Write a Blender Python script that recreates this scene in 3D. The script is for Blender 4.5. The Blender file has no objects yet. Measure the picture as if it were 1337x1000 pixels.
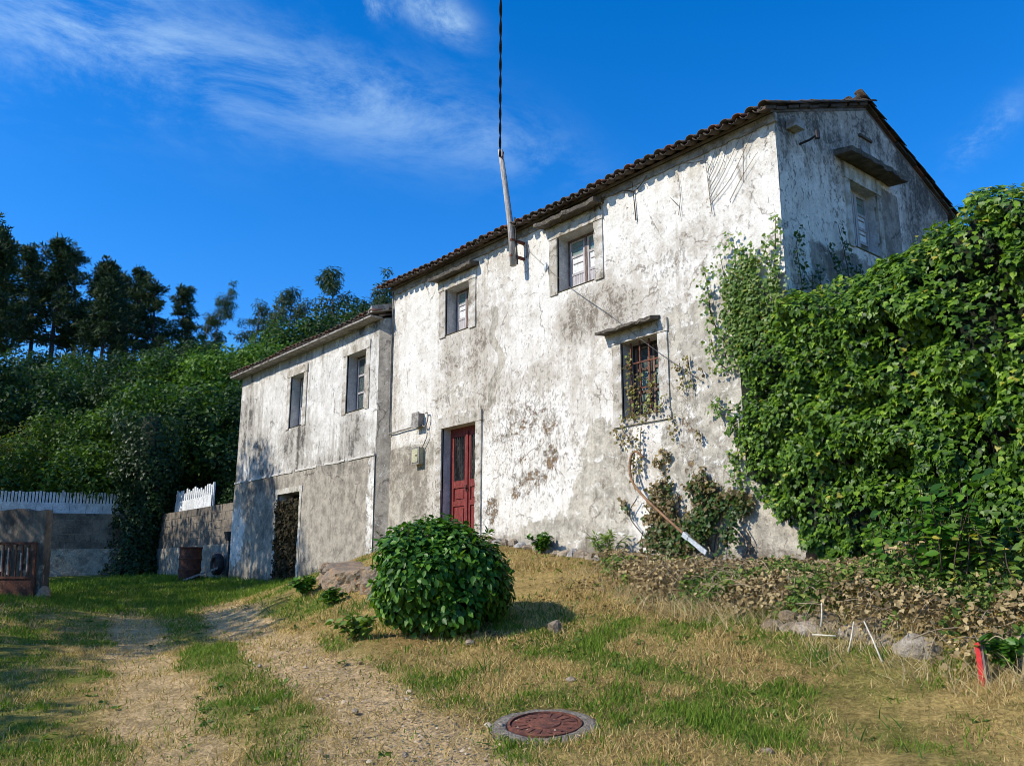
import bpy, math, random
import numpy as np
from mathutils import Vector, Matrix

random.seed(7)
RNG = np.random.default_rng(11)
sc = bpy.context.scene
col = sc.collection

# ------------------------------------------------------------------ camera
cam_d = bpy.data.cameras.new('camera')
cam_d.sensor_width = 36.0
cam_d.lens = 30.43
cam_d.clip_start = 0.05
cam_d.clip_end = 3000
cam = bpy.data.objects.new('camera', cam_d)
cam.location = (0, -10, 1.6)
cam.rotation_euler = (math.radians(90 + 12.8), 0, math.radians(50.25))
col.objects.link(cam)
sc.camera = cam

# ------------------------------------------------------------------ light
SUN = Vector((-0.34, -1.0, 0.80)).normalized()          # towards the sun
SUN_EL = math.asin(SUN.z)
SUN_ROT = math.atan2(SUN.x, SUN.y)
sun_d = bpy.data.lights.new('sun', 'SUN')
sun_d.energy = 4.5
sun_d.angle = math.radians(0.5)
sun_d.color = (1.0, 0.925, 0.80)
sun = bpy.data.objects.new('sun', sun_d)
sun.rotation_euler = (-SUN).to_track_quat('-Z', 'Y').to_euler()
sun.location = (-20, -40, 40)
col.objects.link(sun)

world = bpy.data.worlds.new('World')
sc.world = world
world.use_nodes = True
wn = world.node_tree
wn.nodes.clear()


class G:
    """small node-graph helper"""
    def __init__(s, nt): s.nt = nt
    def n(s, t, **kw):
        nd = s.nt.nodes.new(t)
        for k, v in kw.items():
            if k.startswith('_'):
                setattr(nd, k[1:], v)
            else:
                key = int(k[1:]) if k[0] == 'i' and k[1:].isdigit() else k.replace('__', ' ')
                sock = nd.inputs[key]
                if hasattr(v, 'is_linked'): s.nt.links.new(v, sock)
                else: sock.default_value = v
        return nd
    def math(s, op, a, b=0.0, c=None, clamp=False):
        nd = s.nt.nodes.new('ShaderNodeMath'); nd.operation = op; nd.use_clamp = clamp
        for i, v in enumerate((a, b, c)):
            if v is None: continue
            if hasattr(v, 'is_linked'): s.nt.links.new(v, nd.inputs[i])
            else: nd.inputs[i].default_value = v
        return nd.outputs[0]
    def sm(s, a, b, x):
        nd = s.nt.nodes.new('ShaderNodeMapRange'); nd.interpolation_type = 'SMOOTHSTEP'
        nd.inputs['From Min'].default_value = a; nd.inputs['From Max'].default_value = b
        s.nt.links.new(x, nd.inputs['Value'])
        return nd.outputs[0]
    def mix(s, f, a, b, blend='MIX'):
        nd = s.nt.nodes.new('ShaderNodeMix'); nd.data_type = 'RGBA'; nd.blend_type = blend
        for sock, v in ((nd.inputs[0], f), (nd.inputs[6], a), (nd.inputs[7], b)):
            if hasattr(v, 'is_linked'): s.nt.links.new(v, sock)
            elif isinstance(v, tuple): sock.default_value = v if len(v) == 4 else (*v, 1)
            else: sock.default_value = v
        return nd.outputs[2]
    def noise(s, vec, scale, detail=5, rough=.6, dist=0.0):
        nd = s.n('ShaderNodeTexNoise', Vector=vec, Scale=float(scale), Detail=float(detail), Roughness=float(rough), Distortion=float(dist))
        return nd.outputs[0]
    def scaled(s, vec, xyz, loc=(0, 0, 0)):
        nd = s.n('ShaderNodeMapping', Vector=vec, Scale=xyz, Location=loc)
        return nd.outputs[0]


g = G(wn)
sky = g.n('ShaderNodeTexSky', _sky_type='NISHITA', _sun_disc=False, _sun_elevation=SUN_EL, _sun_rotation=SUN_ROT,
          _altitude=300.0, _air_density=1.0, _dust_density=0.25, _ozone_density=3.0)
hs = g.n('ShaderNodeHueSaturation', Hue=0.5, Saturation=1.41, Value=1.16, Fac=1.0, Color=sky.outputs[0])
tc = g.n('ShaderNodeTexCoord')
gen = tc.outputs['Generated']
sx = g.n('ShaderNodeSeparateXYZ', Vector=gen)
zz = g.math('ADD', g.math('MAXIMUM', sx.outputs[2], 0.0), 0.18)
cx = g.n('ShaderNodeCombineXYZ', X=g.math('DIVIDE', sx.outputs[0], zz), Y=g.math('DIVIDE', sx.outputs[1], zz), Z=0.0)
cm = g.n('ShaderNodeMapping', Vector=cx.outputs[0], Rotation=(0, 0, math.radians(38)), Scale=(0.8, 2.3, 1), Location=(3.1, 1.7, 0))
n_fine = g.noise(g.scaled(gen, (7, 4.5, 14)), 1.0, 12, .68, .35)
n_big = g.noise(g.scaled(cm.outputs[0], (.42, .42, 1)), 1.0, 3, .55, .6)
cloud = g.math('MULTIPLY', g.math('MULTIPLY', g.sm(.55, .75, n_big), g.sm(.42, .80, n_fine)), .35)   # faint cirrus all over
WISPS = [((-0.827, 0.226, 0.515), (0.255, 0.966, -0.036), (-0.506, 0.102, -0.857), 0.151, 0.062, 0.34),
         ((-0.748, 0.434, 0.502), (0.407, 0.896, -0.176), (-0.526, 0.073, -0.847), 0.139, 0.049, 0.32),
         ((-0.709, 0.393, 0.586), (0.458, 0.888, -0.042), (-0.537, 0.239, -0.809), 0.032, 0.012, 0.95),
         ((-0.672, 0.455, 0.585), (0.248, 0.882, -0.401), (-0.698, -0.125, -0.705), 0.038, 0.018, 1.1),
         ((-0.311, 0.853, 0.42), (0.854, 0.059, 0.516), (0.415, 0.519, -0.747), 0.049, 0.014, 0.55),
         ((-0.672, 0.572, 0.47), (0.529, 0.815, -0.236), (-0.518, 0.09, -0.851), 0.071, 0.027, 0.22),
         ((-0.846, 0.131, 0.517), (0.444, 0.715, 0.54), (-0.299, 0.686, -0.663), 0.099, 0.053, 0.26)]
for c_, a_, b_, wa_, wb_, amt in WISPS:                                                              # the streaks in view
    da = g.math('DIVIDE', g.math('SUBTRACT', g.n('ShaderNodeVectorMath', _operation='DOT_PRODUCT', i0=gen, i1=a_).outputs['Value'], float(np.dot(c_, a_))), wa_)
    db = g.math('DIVIDE', g.math('SUBTRACT', g.n('ShaderNodeVectorMath', _operation='DOT_PRODUCT', i0=gen, i1=b_).outputs['Value'], float(np.dot(c_, b_))), wb_)
    fr_ = g.sm(0.0, .3, g.n('ShaderNodeVectorMath', _operation='DOT_PRODUCT', i0=gen, i1=c_).outputs['Value'])
    q_ = g.math('MULTIPLY', g.math('EXPONENT', g.math('MULTIPLY', g.math('ADD', g.math('MULTIPLY', da, da), g.math('MULTIPLY', db, db)), -1.0)), amt)
    cloud = g.math('ADD', cloud, g.math('MULTIPLY', g.math('MULTIPLY', q_, fr_), g.sm(.36, .70, n_fine)))
cloud = g.math('MINIMUM', cloud, .9)
skyc = g.mix(cloud, g.mix(1.0, hs.outputs[0], (.80, .90, 1.10), 'MULTIPLY'), (3.9, 5.4, 6.3))
bg = g.n('ShaderNodeBackground', Color=skyc, Strength=0.15)
out = g.n('ShaderNodeOutputWorld', Surface=bg.outputs[0])

sc.view_settings.view_transform = 'Standard'
sc.view_settings.look = 'None'
sc.view_settings.exposure = 0.31
sc.view_settings.gamma = 1.0
sc.view_settings.use_curve_mapping = False
sc.render.engine = 'CYCLES'
sc.cycles.use_denoising = True
sc.cycles.filter_width = 0.9
sc.cycles.max_bounces = 6
sc.cycles.diffuse_bounces = 3
sc.cycles.glossy_bounces = 2
sc.cycles.transmission_bounces = 4
sc.cycles.transparent_max_bounces = 6
sc.cycles.sample_clamp_indirect = 6.0

# ------------------------------------------------------------------ numeric helpers
def sstep(a, b, x):
    t = np.clip((x - a) / (b - a), 0, 1)
    return t * t * (3 - 2 * t)

def _hash(ix, iy, seed):
    h = (ix.astype(np.int64) * 374761393 + iy.astype(np.int64) * 668265263 + seed * 1442695041) & 0x7fffffff
    h = ((h ^ (h >> 13)) * 1274126177) & 0x7fffffff
    return ((h ^ (h >> 16)) & 0xffff) / 65535.0

def vnoise(x, y, seed=0):
    x = np.asarray(x, float); y = np.asarray(y, float)
    ix = np.floor(x); iy = np.floor(y); fx = x - ix; fy = y - iy
    fx = fx * fx * (3 - 2 * fx); fy = fy * fy * (3 - 2 * fy)
    a = _hash(ix, iy, seed); b = _hash(ix + 1, iy, seed); c = _hash(ix, iy + 1, seed); d = _hash(ix + 1, iy + 1, seed)
    return (a * (1 - fx) + b * fx) * (1 - fy) + (c * (1 - fx) + d * fx) * fy

def fbm(x, y, seed=0, octv=5, rough=.55):
    s = 0; a = 1; t = 0
    for o in range(octv):
        s = s + a * vnoise(x * 2 ** o + o * 17.3, y * 2 ** o - o * 9.1, seed + o); t += a; a *= rough
    return s / t

def blob(x, y, cx, cy, rx, ry):
    """soft spot: 1 in the middle, 0 outside"""
    return 1 - sstep(.35, 1.0, np.sqrt(((x - cx) / rx) ** 2 + ((y - cy) / ry) ** 2))

# ------------------------------------------------------------------ object helpers
def tag(o, label=None, cat=None, group=None, kind=None):
    if label: o['label'] = label
    if cat: o['category'] = cat
    if group: o['group'] = group
    if kind: o['kind'] = kind
    return o

def empty(name, loc, label=None, cat=None, group=None):
    o = bpy.data.objects.new(name, None)
    o.location = loc; o.empty_display_size = .2
    col.objects.link(o)
    return tag(o, label, cat, group)

def root_loc(p):
    while p is not None and p.parent is not None: p = p.parent
    return np.array(p.location) if p is not None else np.zeros(3)

def mesh_data(name, V, F, mats, smooth=False, attrs=None, midx=None):
    me = bpy.data.meshes.new(name)
    V = np.asarray(V, np.float32)
    if isinstance(F, np.ndarray):
        k = F.shape[1]; nf = F.shape[0]
        me.vertices.add(len(V)); me.vertices.foreach_set('co', V.ravel())
        me.loops.add(nf * k); me.loops.foreach_set('vertex_index', F.astype(np.int32).ravel())
        me.polygons.add(nf); me.polygons.foreach_set('loop_start', np.arange(0, nf * k, k, dtype=np.int32))
        me.update(calc_edges=True)
    else:
        me.from_pydata([tuple(v) for v in V], [], F)
        me.update()
    if not isinstance(mats, (list, tuple)): mats = [mats]
    for m in mats: me.materials.append(m)
    if smooth: me.polygons.foreach_set('use_smooth', np.ones(len(me.polygons), bool))
    if midx is not None: me.polygons.foreach_set('material_index', np.asarray(midx, np.int32))
    for an, av in (attrs or {}).items():
        av = np.asarray(av, np.float32)
        a = me.attributes.new(an, 'FLOAT_COLOR', 'POINT')
        if av.shape[1] == 3: av = np.c_[av, np.ones(len(av), np.float32)]
        a.data.foreach_set('color', av.ravel())
    return me

def mk(name, V, F, mats, parent=None, smooth=False, attrs=None, midx=None):
    """one mesh object; V in world metres. A child keeps its vertices relative to its thing's base."""
    V = np.asarray(V, float) - root_loc(parent)
    o = bpy.data.objects.new(name, mesh_data(name, V, F, mats, smooth, attrs, midx))
    col.objects.link(o)
    if parent is not None: o.parent = parent
    return o

class MB:
    """collects shapes of ONE mesh"""
    def __init__(s): s.V = []; s.F = []
    def add(s, V, F):
        b = len(s.V); s.V += [tuple(map(float, v)) for v in V]; s.F += [tuple(i + b for i in f) for f in F]
        return s
    def hexa(s, c):           # 8 corners: bottom 4 ccw, top 4 ccw
        return s.add(c, [(3, 2, 1, 0), (4, 5, 6, 7), (0, 1, 5, 4), (1, 2, 6, 5), (2, 3, 7, 6), (3, 0, 4, 7)])
    def box(s, x0, x1, y0, y1, z0, z1):
        return s.hexa([(x0, y0, z0), (x1, y0, z0), (x1, y1, z0), (x0, y1, z0), (x0, y0, z1), (x1, y0, z1), (x1, y1, z1), (x0, y1, z1)])
    def pbox(s, P, u0, u1, v0, v1, w0, w1):
        return s.hexa([P(u0, v0, w0), P(u1, v0, w0), P(u1, v0, w1), P(u0, v0, w1), P(u0, v1, w0), P(u1, v1, w0), P(u1, v1, w1), P(u0, v1, w1)])
    def tube(s, pts, rad, seg=8, caps=True):
        pts = [np.array(p, float) for p in pts]
        if not hasattr(rad, '__len__'): rad = [rad] * len(pts)
        up = np.array((0.13, 0.27, 0.95)); rings = []
        for i, p in enumerate(pts):
            d = pts[min(i + 1, len(pts) - 1)] - pts[max(i - 1, 0)]
            d /= np.linalg.norm(d) + 1e-9
            a = np.cross(d, up)
            if np.linalg.norm(a) < .05: a = np.cross(d, (1, 0, 0))
            a /= np.linalg.norm(a); b = np.cross(d, a)
            rings.append([p + rad[i] * (math.cos(t) * a + math.sin(t) * b) for t in [2 * math.pi * k / seg for k in range(seg)]])
        V = [v for r in rings for v in r]; F = []
        for i in range(len(pts) - 1):
            for k in range(seg):
                F.append((i * seg + k, i * seg + (k + 1) % seg, (i + 1) * seg + (k + 1) % seg, (i + 1) * seg + k))
        if caps:
            F.append(tuple(range(seg - 1, -1, -1))); F.append(tuple((len(pts) - 1) * seg + k for k in range(seg)))
        return s.add(V, F)
    def lathe(s, prof, c, seg=24, axis='z'):
        V = []; F = []
        for r, h in prof:
            for k in range(seg):
                t = 2 * math.pi * k / seg
                p = (r * math.cos(t), r * math.sin(t), h)
                if axis == 'y': p = (p[0], h, p[1])
                if axis == 'x': p = (h, p[0], p[1])
                V.append((c[0] + p[0], c[1] + p[1], c[2] + p[2]))
        for i in range(len(prof) - 1):
            for k in range(seg):
                F.append((i * seg + k, i * seg + (k + 1) % seg, (i + 1) * seg + (k + 1) % seg, (i + 1) * seg + k))
        return s.add(V, F)
    def build(s, name, m, parent=None, smooth=False):
        return mk(name, s.V, s.F, m, parent, smooth)

def spline(pts, n=8):
    """Catmull-Rom through the points"""
    P = [np.array(p, float) for p in pts]; P = [2 * P[0] - P[1]] + P + [2 * P[-1] - P[-2]]; out = []
    for i in range(1, len(P) - 2):
        for k in range(n):
            t = k / n
            out.append(.5 * ((2 * P[i]) + (-P[i - 1] + P[i + 1]) * t + (2 * P[i - 1] - 5 * P[i] + 4 * P[i + 1] - P[i + 2]) * t ** 2
                             + (-P[i - 1] + 3 * P[i] - 3 * P[i + 1] + P[i + 2]) * t ** 3))
    out.append(P[-2]); return out

def copy_tree(o, parent=None):
    c = o.copy(); col.objects.link(c); c.parent = parent
    for ch in o.children: copy_tree(ch, c)
    return c
# ------------------------------------------------------------------ materials
def new_mat(name):
    m = bpy.data.materials.new(name); m.use_nodes = True
    nt = m.node_tree; nt.nodes.clear(); gg = G(nt)
    b = gg.n('ShaderNodeBsdfPrincipled'); o = gg.n('ShaderNodeOutputMaterial', Surface=b.outputs[0])
    b.inputs['Roughness'].default_value = .85
    if 'Specular IOR Level' in b.inputs: b.inputs['Specular IOR Level'].default_value = .3
    return m, gg, b

def link(gg, a, b): gg.nt.links.new(a, b)

def bump(gg, b, h, strength=.5, dist=.02):
    nd = gg.n('ShaderNodeBump', Strength=strength, Distance=dist, Height=h)
    link(gg, nd.outputs[0], b.inputs['Normal'])

def plain(name, c1, c2=None, scale=6, rough=.8, bmp=.3, metal=0.0, spec=.3, detail=6, aniso=(1, 1, 1), dist=.01, c3=None):
    """two or three tones broken up by noise"""
    m, gg, b = new_mat(name)
    oc = gg.scaled(gg.n('ShaderNodeTexCoord').outputs['Object'], aniso)
    n1 = gg.noise(oc, scale, detail, .65); n2 = gg.math('MULTIPLY_ADD', gg.noise(oc, scale * 5.3, 4, .6), 2.0, -.5)
    c = gg.mix(gg.sm(.40, .60, n1), c1, c2 or c1)
    if c3: c = gg.mix(gg.sm(.55, .68, gg.noise(oc, scale * 2.3, 6, .7, .4)), c, c3)
    c = gg.mix(1.0, c, gg.mix(n2, (.72, .72, .72), (1.25, 1.25, 1.25)), 'MULTIPLY')
    link(gg, c, b.inputs['Base Color'])
    b.inputs['Roughness'].default_value = rough; b.inputs['Metallic'].default_value = metal
    b.inputs['Specular IOR Level'].default_value = spec
    bump(gg, b, gg.math('ADD', n1, gg.math('MULTIPLY', n2, .6)), bmp, dist)
    return m

def plaster(name, white, white2, grime, dark, cement, bare, thr=.52, streak=.16, pits=1.0):
    """lime plaster with lichen stains, cement repairs and bare patches; the attribute mask biases each of them"""
    m, gg, b = new_mat(name)
    oc = gg.n('ShaderNodeTexCoord').outputs['Object']
    at = gg.n('ShaderNodeAttribute', _attribute_name='mask')
    sp = gg.n('ShaderNodeSeparateColor', Color=at.outputs[0])
    R, Gc, B = sp.outputs[0], sp.outputs[1], sp.outputs[2]
    def st(n, k=2.1): return gg.math('MULTIPLY_ADD', n, k, .5 - .5 * k)          # stretched contrast
    big = st(gg.noise(gg.scaled(oc, (1, 1, .7)), 1.7, 8, .66, .3))
    mid = st(gg.noise(oc, 6.0, 8, .70, .5)); fine = st(gg.noise(oc, 21, 7, .72, .3)); grit = st(gg.noise(oc, 75, 4, .65))
    run = st(gg.noise(gg.scaled(oc, (6.5, 6.5, .30)), 1.0, 7, .64))
    s = gg.math('ADD', gg.math('MULTIPLY', big, .28), gg.math('MULTIPLY', mid, .30))
    s = gg.math('ADD', s, gg.math('MULTIPLY', fine, .42 - streak))
    s = gg.math('ADD', s, gg.math('MULTIPLY', run, streak))
    s = gg.math('ADD', s, gg.math('MULTIPLY', gg.math('SUBTRACT', R, .5), .85))
    base = gg.mix(gg.sm(.2, .8, st(gg.noise(oc, 3.1, 6, .6))), white, white2)
    base = gg.mix(gg.math('MULTIPLY', gg.sm(.5, 1.0, run), .24), base, grime)
    c = gg.mix(gg.math('MULTIPLY', gg.sm(thr - .08, thr + .12, s), .68), base, grime)
    c = gg.mix(gg.math('MULTIPLY', gg.sm(thr + .14, thr + .32, s), .92), c, dark)
    # cement repairs with a broken edge
    fc = gg.sm(.44, .56, gg.math('ADD', Gc, gg.math('MULTIPLY', gg.math('SUBTRACT', mid, .5), .42)))
    cc = gg.mix(gg.sm(.15, .85, st(gg.noise(oc, 4.0, 9, .72), 2.6)), cement, tuple(v * .52 for v in cement))
    cc = gg.mix(gg.math('MULTIPLY', gg.sm(.60, .95, gg.math('MULTIPLY_ADD', fine, .5, gg.math('MULTIPLY', big, .5))), .55), cc, tuple(min(.85, v * 1.55) for v in cement))
    cc = gg.mix(gg.math('MULTIPLY', gg.sm(.4, .9, run), .45), cc, tuple(min(.9, v * 1.16) for v in cement))
    cc = gg.mix(gg.math('MULTIPLY', gg.sm(thr + .06, thr + .30, s), .75), cc, dark)
    c = gg.mix(fc, c, cc)
    # spalled patches
    bb = gg.math('ADD', B, gg.math('ADD', gg.math('MULTIPLY', gg.math('SUBTRACT', mid, .5), .62), gg.math('MULTIPLY', gg.math('SUBTRACT', fine, .5), .40)))
    fb = gg.sm(.50, .56, bb)
    halo = gg.math('MULTIPLY', gg.sm(.36, .50, bb), .55)
    c = gg.mix(halo, c, tuple(v * .9 for v in grime))
    bc = gg.mix(gg.sm(.3, .7, fine), bare, tuple(v * .42 for v in bare))
    c = gg.mix(fb, c, bc)
    # flecks and pits
    pn = st(gg.noise(gg.scaled(oc, (1.25, 1.25, .8)), 13, 5, .62, .9)); pn2 = st(gg.noise(oc, 34, 4, .6, .5))
    pit = gg.sm(.70, .80, gg.math('ADD', pn, gg.math('ADD', gg.math('MULTIPLY', gg.math('SUBTRACT', R, .62), .30), gg.math('MULTIPLY', B, .55))))
    pit2 = gg.math('MULTIPLY', gg.sm(.66, .86, pn2), .55)
    c = gg.mix(gg.math('MULTIPLY', gg.math('MAXIMUM', pit, pit2), .72 * pits), c, tuple(v * .62 for v in grime))
    # hairline cracks
    wv = gg.n('ShaderNodeVectorMath', _operation='ADD', i0=oc, i1=gg.n('ShaderNodeVectorMath', _operation='SCALE', i0=gg.n('ShaderNodeTexNoise', Vector=oc, Scale=2.2, Detail=6.0, Roughness=.65).outputs['Color'], Scale=.55).outputs[0])
    vo = gg.n('ShaderNodeTexVoronoi', _feature='DISTANCE_TO_EDGE', Vector=wv.outputs[0], Scale=.75)
    ck = gg.math('MULTIPLY', gg.math('SUBTRACT', 1.0, gg.sm(.004, .016, vo.outputs['Distance'])), gg.sm(.45, .65, big))
    c = gg.mix(gg.math('MULTIPLY', ck, .7), c, dark)
    c = gg.mix(1.0, c, gg.mix(fine, (.80, .80, .80), (1.14, 1.14, 1.14)), 'MULTIPLY')
    c = gg.mix(1.0, c, gg.mix(grit, (.80, .80, .80), (1.13, 1.13, 1.13)), 'MULTIPLY')
    link(gg, c, b.inputs['Base Color'])
    b.inputs['Roughness'].default_value = .95; b.inputs['Specular IOR Level'].default_value = .1
    h = gg.math('ADD', gg.math('MULTIPLY', mid, .6), gg.math('MULTIPLY', fine, .42))
    h = gg.math('ADD', h, gg.math('MULTIPLY', grit, .14))
    h = gg.math('SUBTRACT', h, gg.math('MULTIPLY', fb, .9))
    h = gg.math('SUBTRACT', h, gg.math('MULTIPLY', gg.math('ADD', fc, gg.math('MULTIPLY', pit, 1.2)), .4))
    bump(gg, b, h, .8, .02)
    return m

def leafmat(name, rough=.45, trans=.25, spec=.4, tint=(1.35, 1.5, .55)):
    """foliage: the leaf's own colour is in the attribute col"""
    m, gg, b = new_mat(name)
    at = gg.n('ShaderNodeAttribute', _attribute_name='col')
    link(gg, at.outputs[0], b.inputs['Base Color'])
    b.inputs['Roughness'].default_value = rough; b.inputs['Specular IOR Level'].default_value = spec
    tl = gg.n('ShaderNodeBsdfTranslucent', Color=gg.mix(1.0, at.outputs[0], tint, 'MULTIPLY'))
    mx = gg.n('ShaderNodeMixShader', i0=trans, i1=b.outputs[0], i2=tl.outputs[0])
    for l in list(gg.nt.links):
        if l.to_node.type == 'OUTPUT_MATERIAL': gg.nt.links.remove(l)
    o = [n for n in gg.nt.nodes if n.type == 'OUTPUT_MATERIAL'][0]
    link(gg, mx.outputs[0], o.inputs['Surface'])
    return m

def glassmat(name, c=(.05, .07, .07), rough=.08):
    m, gg, b = new_mat(name)
    b.inputs['Base Color'].default_value = (*c, 1); b.inputs['Roughness'].default_value = rough
    b.inputs['Specular IOR Level'].default_value = .5
    oc = gg.n('ShaderNodeTexCoord').outputs['Object']
    n = gg.noise(oc, 14, 5, .7)
    link(gg, gg.mix(gg.sm(.45, .75, n), (*c, 1), (.16, .17, .15, 1)), b.inputs['Base Color'])
    bump(gg, b, gg.noise(oc, 3, 2, .5), .12, .02)
    return m

M = {}
M['facade'] = plaster('lime_plaster', (.81, .785, .725), (.69, .66, .59), (.41, .36, .285), (.17, .14, .105), (.56, .515, .425), (.42, .28, .165), .56, .12, .75)
M['wing'] = plaster('wing_plaster', (.76, .74, .69), (.62, .60, .55), (.33, .30, .25), (.085, .078, .068), (.43, .385, .315), (.40, .31, .20), .54, .26)
M['gable'] = plaster('gable_plaster', (.85, .78, .69), (.70, .635, .56), (.36, .31, .255), (.085, .075, .066), (.38, .335, .285), (.26, .20, .15), .53, .14, 1.2)
M['surround'] = plaster('surround_plaster', (.66, .635, .58), (.54, .51, .455), (.36, .315, .24), (.18, .155, .12), (.42, .40, .36), (.3, .25, .2), .54)
M['reveal'] = plain('reveal_plaster', (.52, .51, .49), (.40, .39, .37), 5, .9, .35)
M['hood'] = plain('hood_stone', (.075, .066, .054), (.13, .11, .085), 7, .95, .8, dist=.03, c3=(.24, .21, .16))
M['wood'] = plain('weathered_wood', (.30, .26, .22), (.16, .12, .10), 5, .8, .5, aniso=(6, 6, .7))
M['brownwood'] = plain('brown_wood', (.10, .06, .045), (.19, .14, .11), 7, .75, .5, aniso=(4, 4, 1))
M['whitewood'] = plain('white_painted_wood', (.72, .73, .72), (.56, .57, .56), 8, .6, .2)
M['greywood'] = plain('grey_board', (.46, .43, .42), (.30, .28, .28), 7, .8, .4, aniso=(6, 6, .6))
M['redwood'] = plain('red_paint_wood', (.21, .036, .03), (.14, .024, .021), 5, .55, .4, c3=(.20, .095, .07), aniso=(3, 3, 1), spec=.25)
M['iron'] = plain('dark_iron', (.02, .02, .022), (.05, .042, .04), 20, .6, .3, .3)
M['rust'] = plain('rusty_iron', (.17, .06, .035), (.08, .03, .022), 16, .85, .5, c3=(.26, .11, .05))
M['oldbar'] = plain('brown_bar', (.27, .155, .08), (.16, .085, .045), 14, .8, .4)
M['rustdeep'] = plain('deep_rust', (.125, .045, .026), (.065, .027, .018), 7, .85, .5, c3=(.19, .085, .045))
M['glass'] = glassmat('dusty_glass')
M['darkglass'] = glassmat('dark_glass', (.008, .008, .009), .5)
M['tealglass'] = glassmat('greenish_glass', (.16, .24, .22), .15)
M['tile'] = plain('clay_tile', (.10, .074, .056), (.055, .045, .037), 3.0, .9, .7, c3=(.035, .032, .028), dist=.02)
M['tilered'] = plain('red_clay_tile', (.17, .075, .047), (.10, .055, .04), 4, .9, .6, c3=(.05, .04, .035))
M['mortar'] = plain('old_mortar', (.36, .34, .31), (.2, .185, .165), 8, .95, .8, dist=.02)
M['soffit'] = plain('soffit_board', (.12, .10, .085), (.20, .17, .14), 6, .9, .4)
M['concrete'] = plain('concrete', (.27, .235, .185), (.19, .16, .12), 9, .95, 1.0, c3=(.12, .10, .075), dist=.03)
M['block'] = plain('concrete_block', (.20, .165, .125), (.10, .085, .068), 1.6, .95, .8, c3=(.05, .045, .04), dist=.02)  # base colour darkened in place of shade from overhanging trees
M['stained_shaded'] = plain('stained_shaded_concrete', (.17, .14, .105), (.07, .06, .05), 2.2, .95, .8, c3=(.30, .255, .19), aniso=(1, 1, .5), dist=.02)  # mould stains; the base is also darkened for the overhanging trees' shade
M['render'] = plain('rough_render', (.36, .32, .25), (.22, .19, .15), 3.5, .95, .9, c3=(.10, .095, .08), dist=.03)
M['stone'] = plain('lichen_stone', (.34, .275, .195), (.19, .15, .105), 6, .95, .9, c3=(.44, .39, .31), dist=.03)
M['palestone'] = plain('pale_lichen_stone', (.40, .345, .265), (.27, .225, .165), 9, .95, .9, c3=(.13, .11, .075), dist=.03)
M['wallstone'] = plain('mossy_stone', (.19, .14, .085), (.27, .21, .135), 7, .95, .9, c3=(.10, .09, .04), dist=.03)
M['orange'] = plain('ochre_stone', (.30, .215, .135), (.19, .155, .115), 5, .95, .9, c3=(.42, .19, .07), dist=.03)
M['galv'] = plain('galvanised_steel', (.40, .43, .44), (.54, .57, .58), 9, .5, .2, .3, c3=(.25, .24, .22))
M['mast'] = plain('grey_timber', (.46, .43, .39), (.25, .23, .21), 9, .85, .5, aniso=(5, 5, .6))
M['cable'] = plain('black_cable', (.012, .012, .014), (.02, .02, .022), 10, .6, .1)
M['wire'] = plain('grey_wire', (.10, .095, .09), (.15, .14, .13), 10, .8, .1)
M['meter'] = plain('yellowed_plastic', (.44, .42, .27), (.34, .33, .22), 6, .6, .2)
M['greybox'] = plain('grey_plastic', (.25, .23, .20), (.17, .155, .14), 9, .7, .3)
M['bark'] = plain('bark', (.085, .065, .05), (.04, .032, .026), 6, .95, .9, aniso=(3, 3, .6), dist=.03)
M['palebark'] = plain('pale_bark', (.22, .19, .16), (.12, .10, .085), 6, .95, .7, aniso=(3, 3, .6), dist=.02)
M['stem'] = plain('vine_stem', (.085, .06, .04), (.05, .037, .027), 12, .95, .6)
M['drystem'] = plain('dry_stem', (.38, .30, .19), (.24, .18, .11), 12, .95, .4)
M['core'] = plain('shaded_twigs', (.022, .03, .012), (.012, .016, .008), 7, .95, .9, dist=.05)  # near-black: the shade inside the foliage is put into this colour
M['whitefence'] = plain('white_fence_paint', (.66, .67, .67), (.50, .51, .51), 4, .7, .3, c3=(.36, .36, .34))
M['cane'] = plain('pale_cane', (.62, .57, .45), (.5, .45, .34), 9, .7, .2)
M['redpost'] = plain('red_post_paint', (.48, .02, .02), (.36, .02, .02), 6, .5, .2, c3=(.25, .06, .04))
M['rubber'] = plain('rubber', (.025, .025, .026), (.04, .038, .036), 7, .85, .3)
M['ivy'] = leafmat('ivy_leaf', .45, .24, .28)
M['shrub'] = leafmat('shrub_leaf', .45, .24, .28)
M['treeleaf'] = leafmat('tree_leaf', .6, .28, .25)
M['needle'] = leafmat('pine_needle', .65, .12, .2)
M['grass'] = leafmat('grass_blade', .7, .30, .2, (1.2, 1.3, .7))
M['deadleaf'] = leafmat('dead_leaf', .85, .15, .15, (1.1, 1.0, .8))

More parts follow.
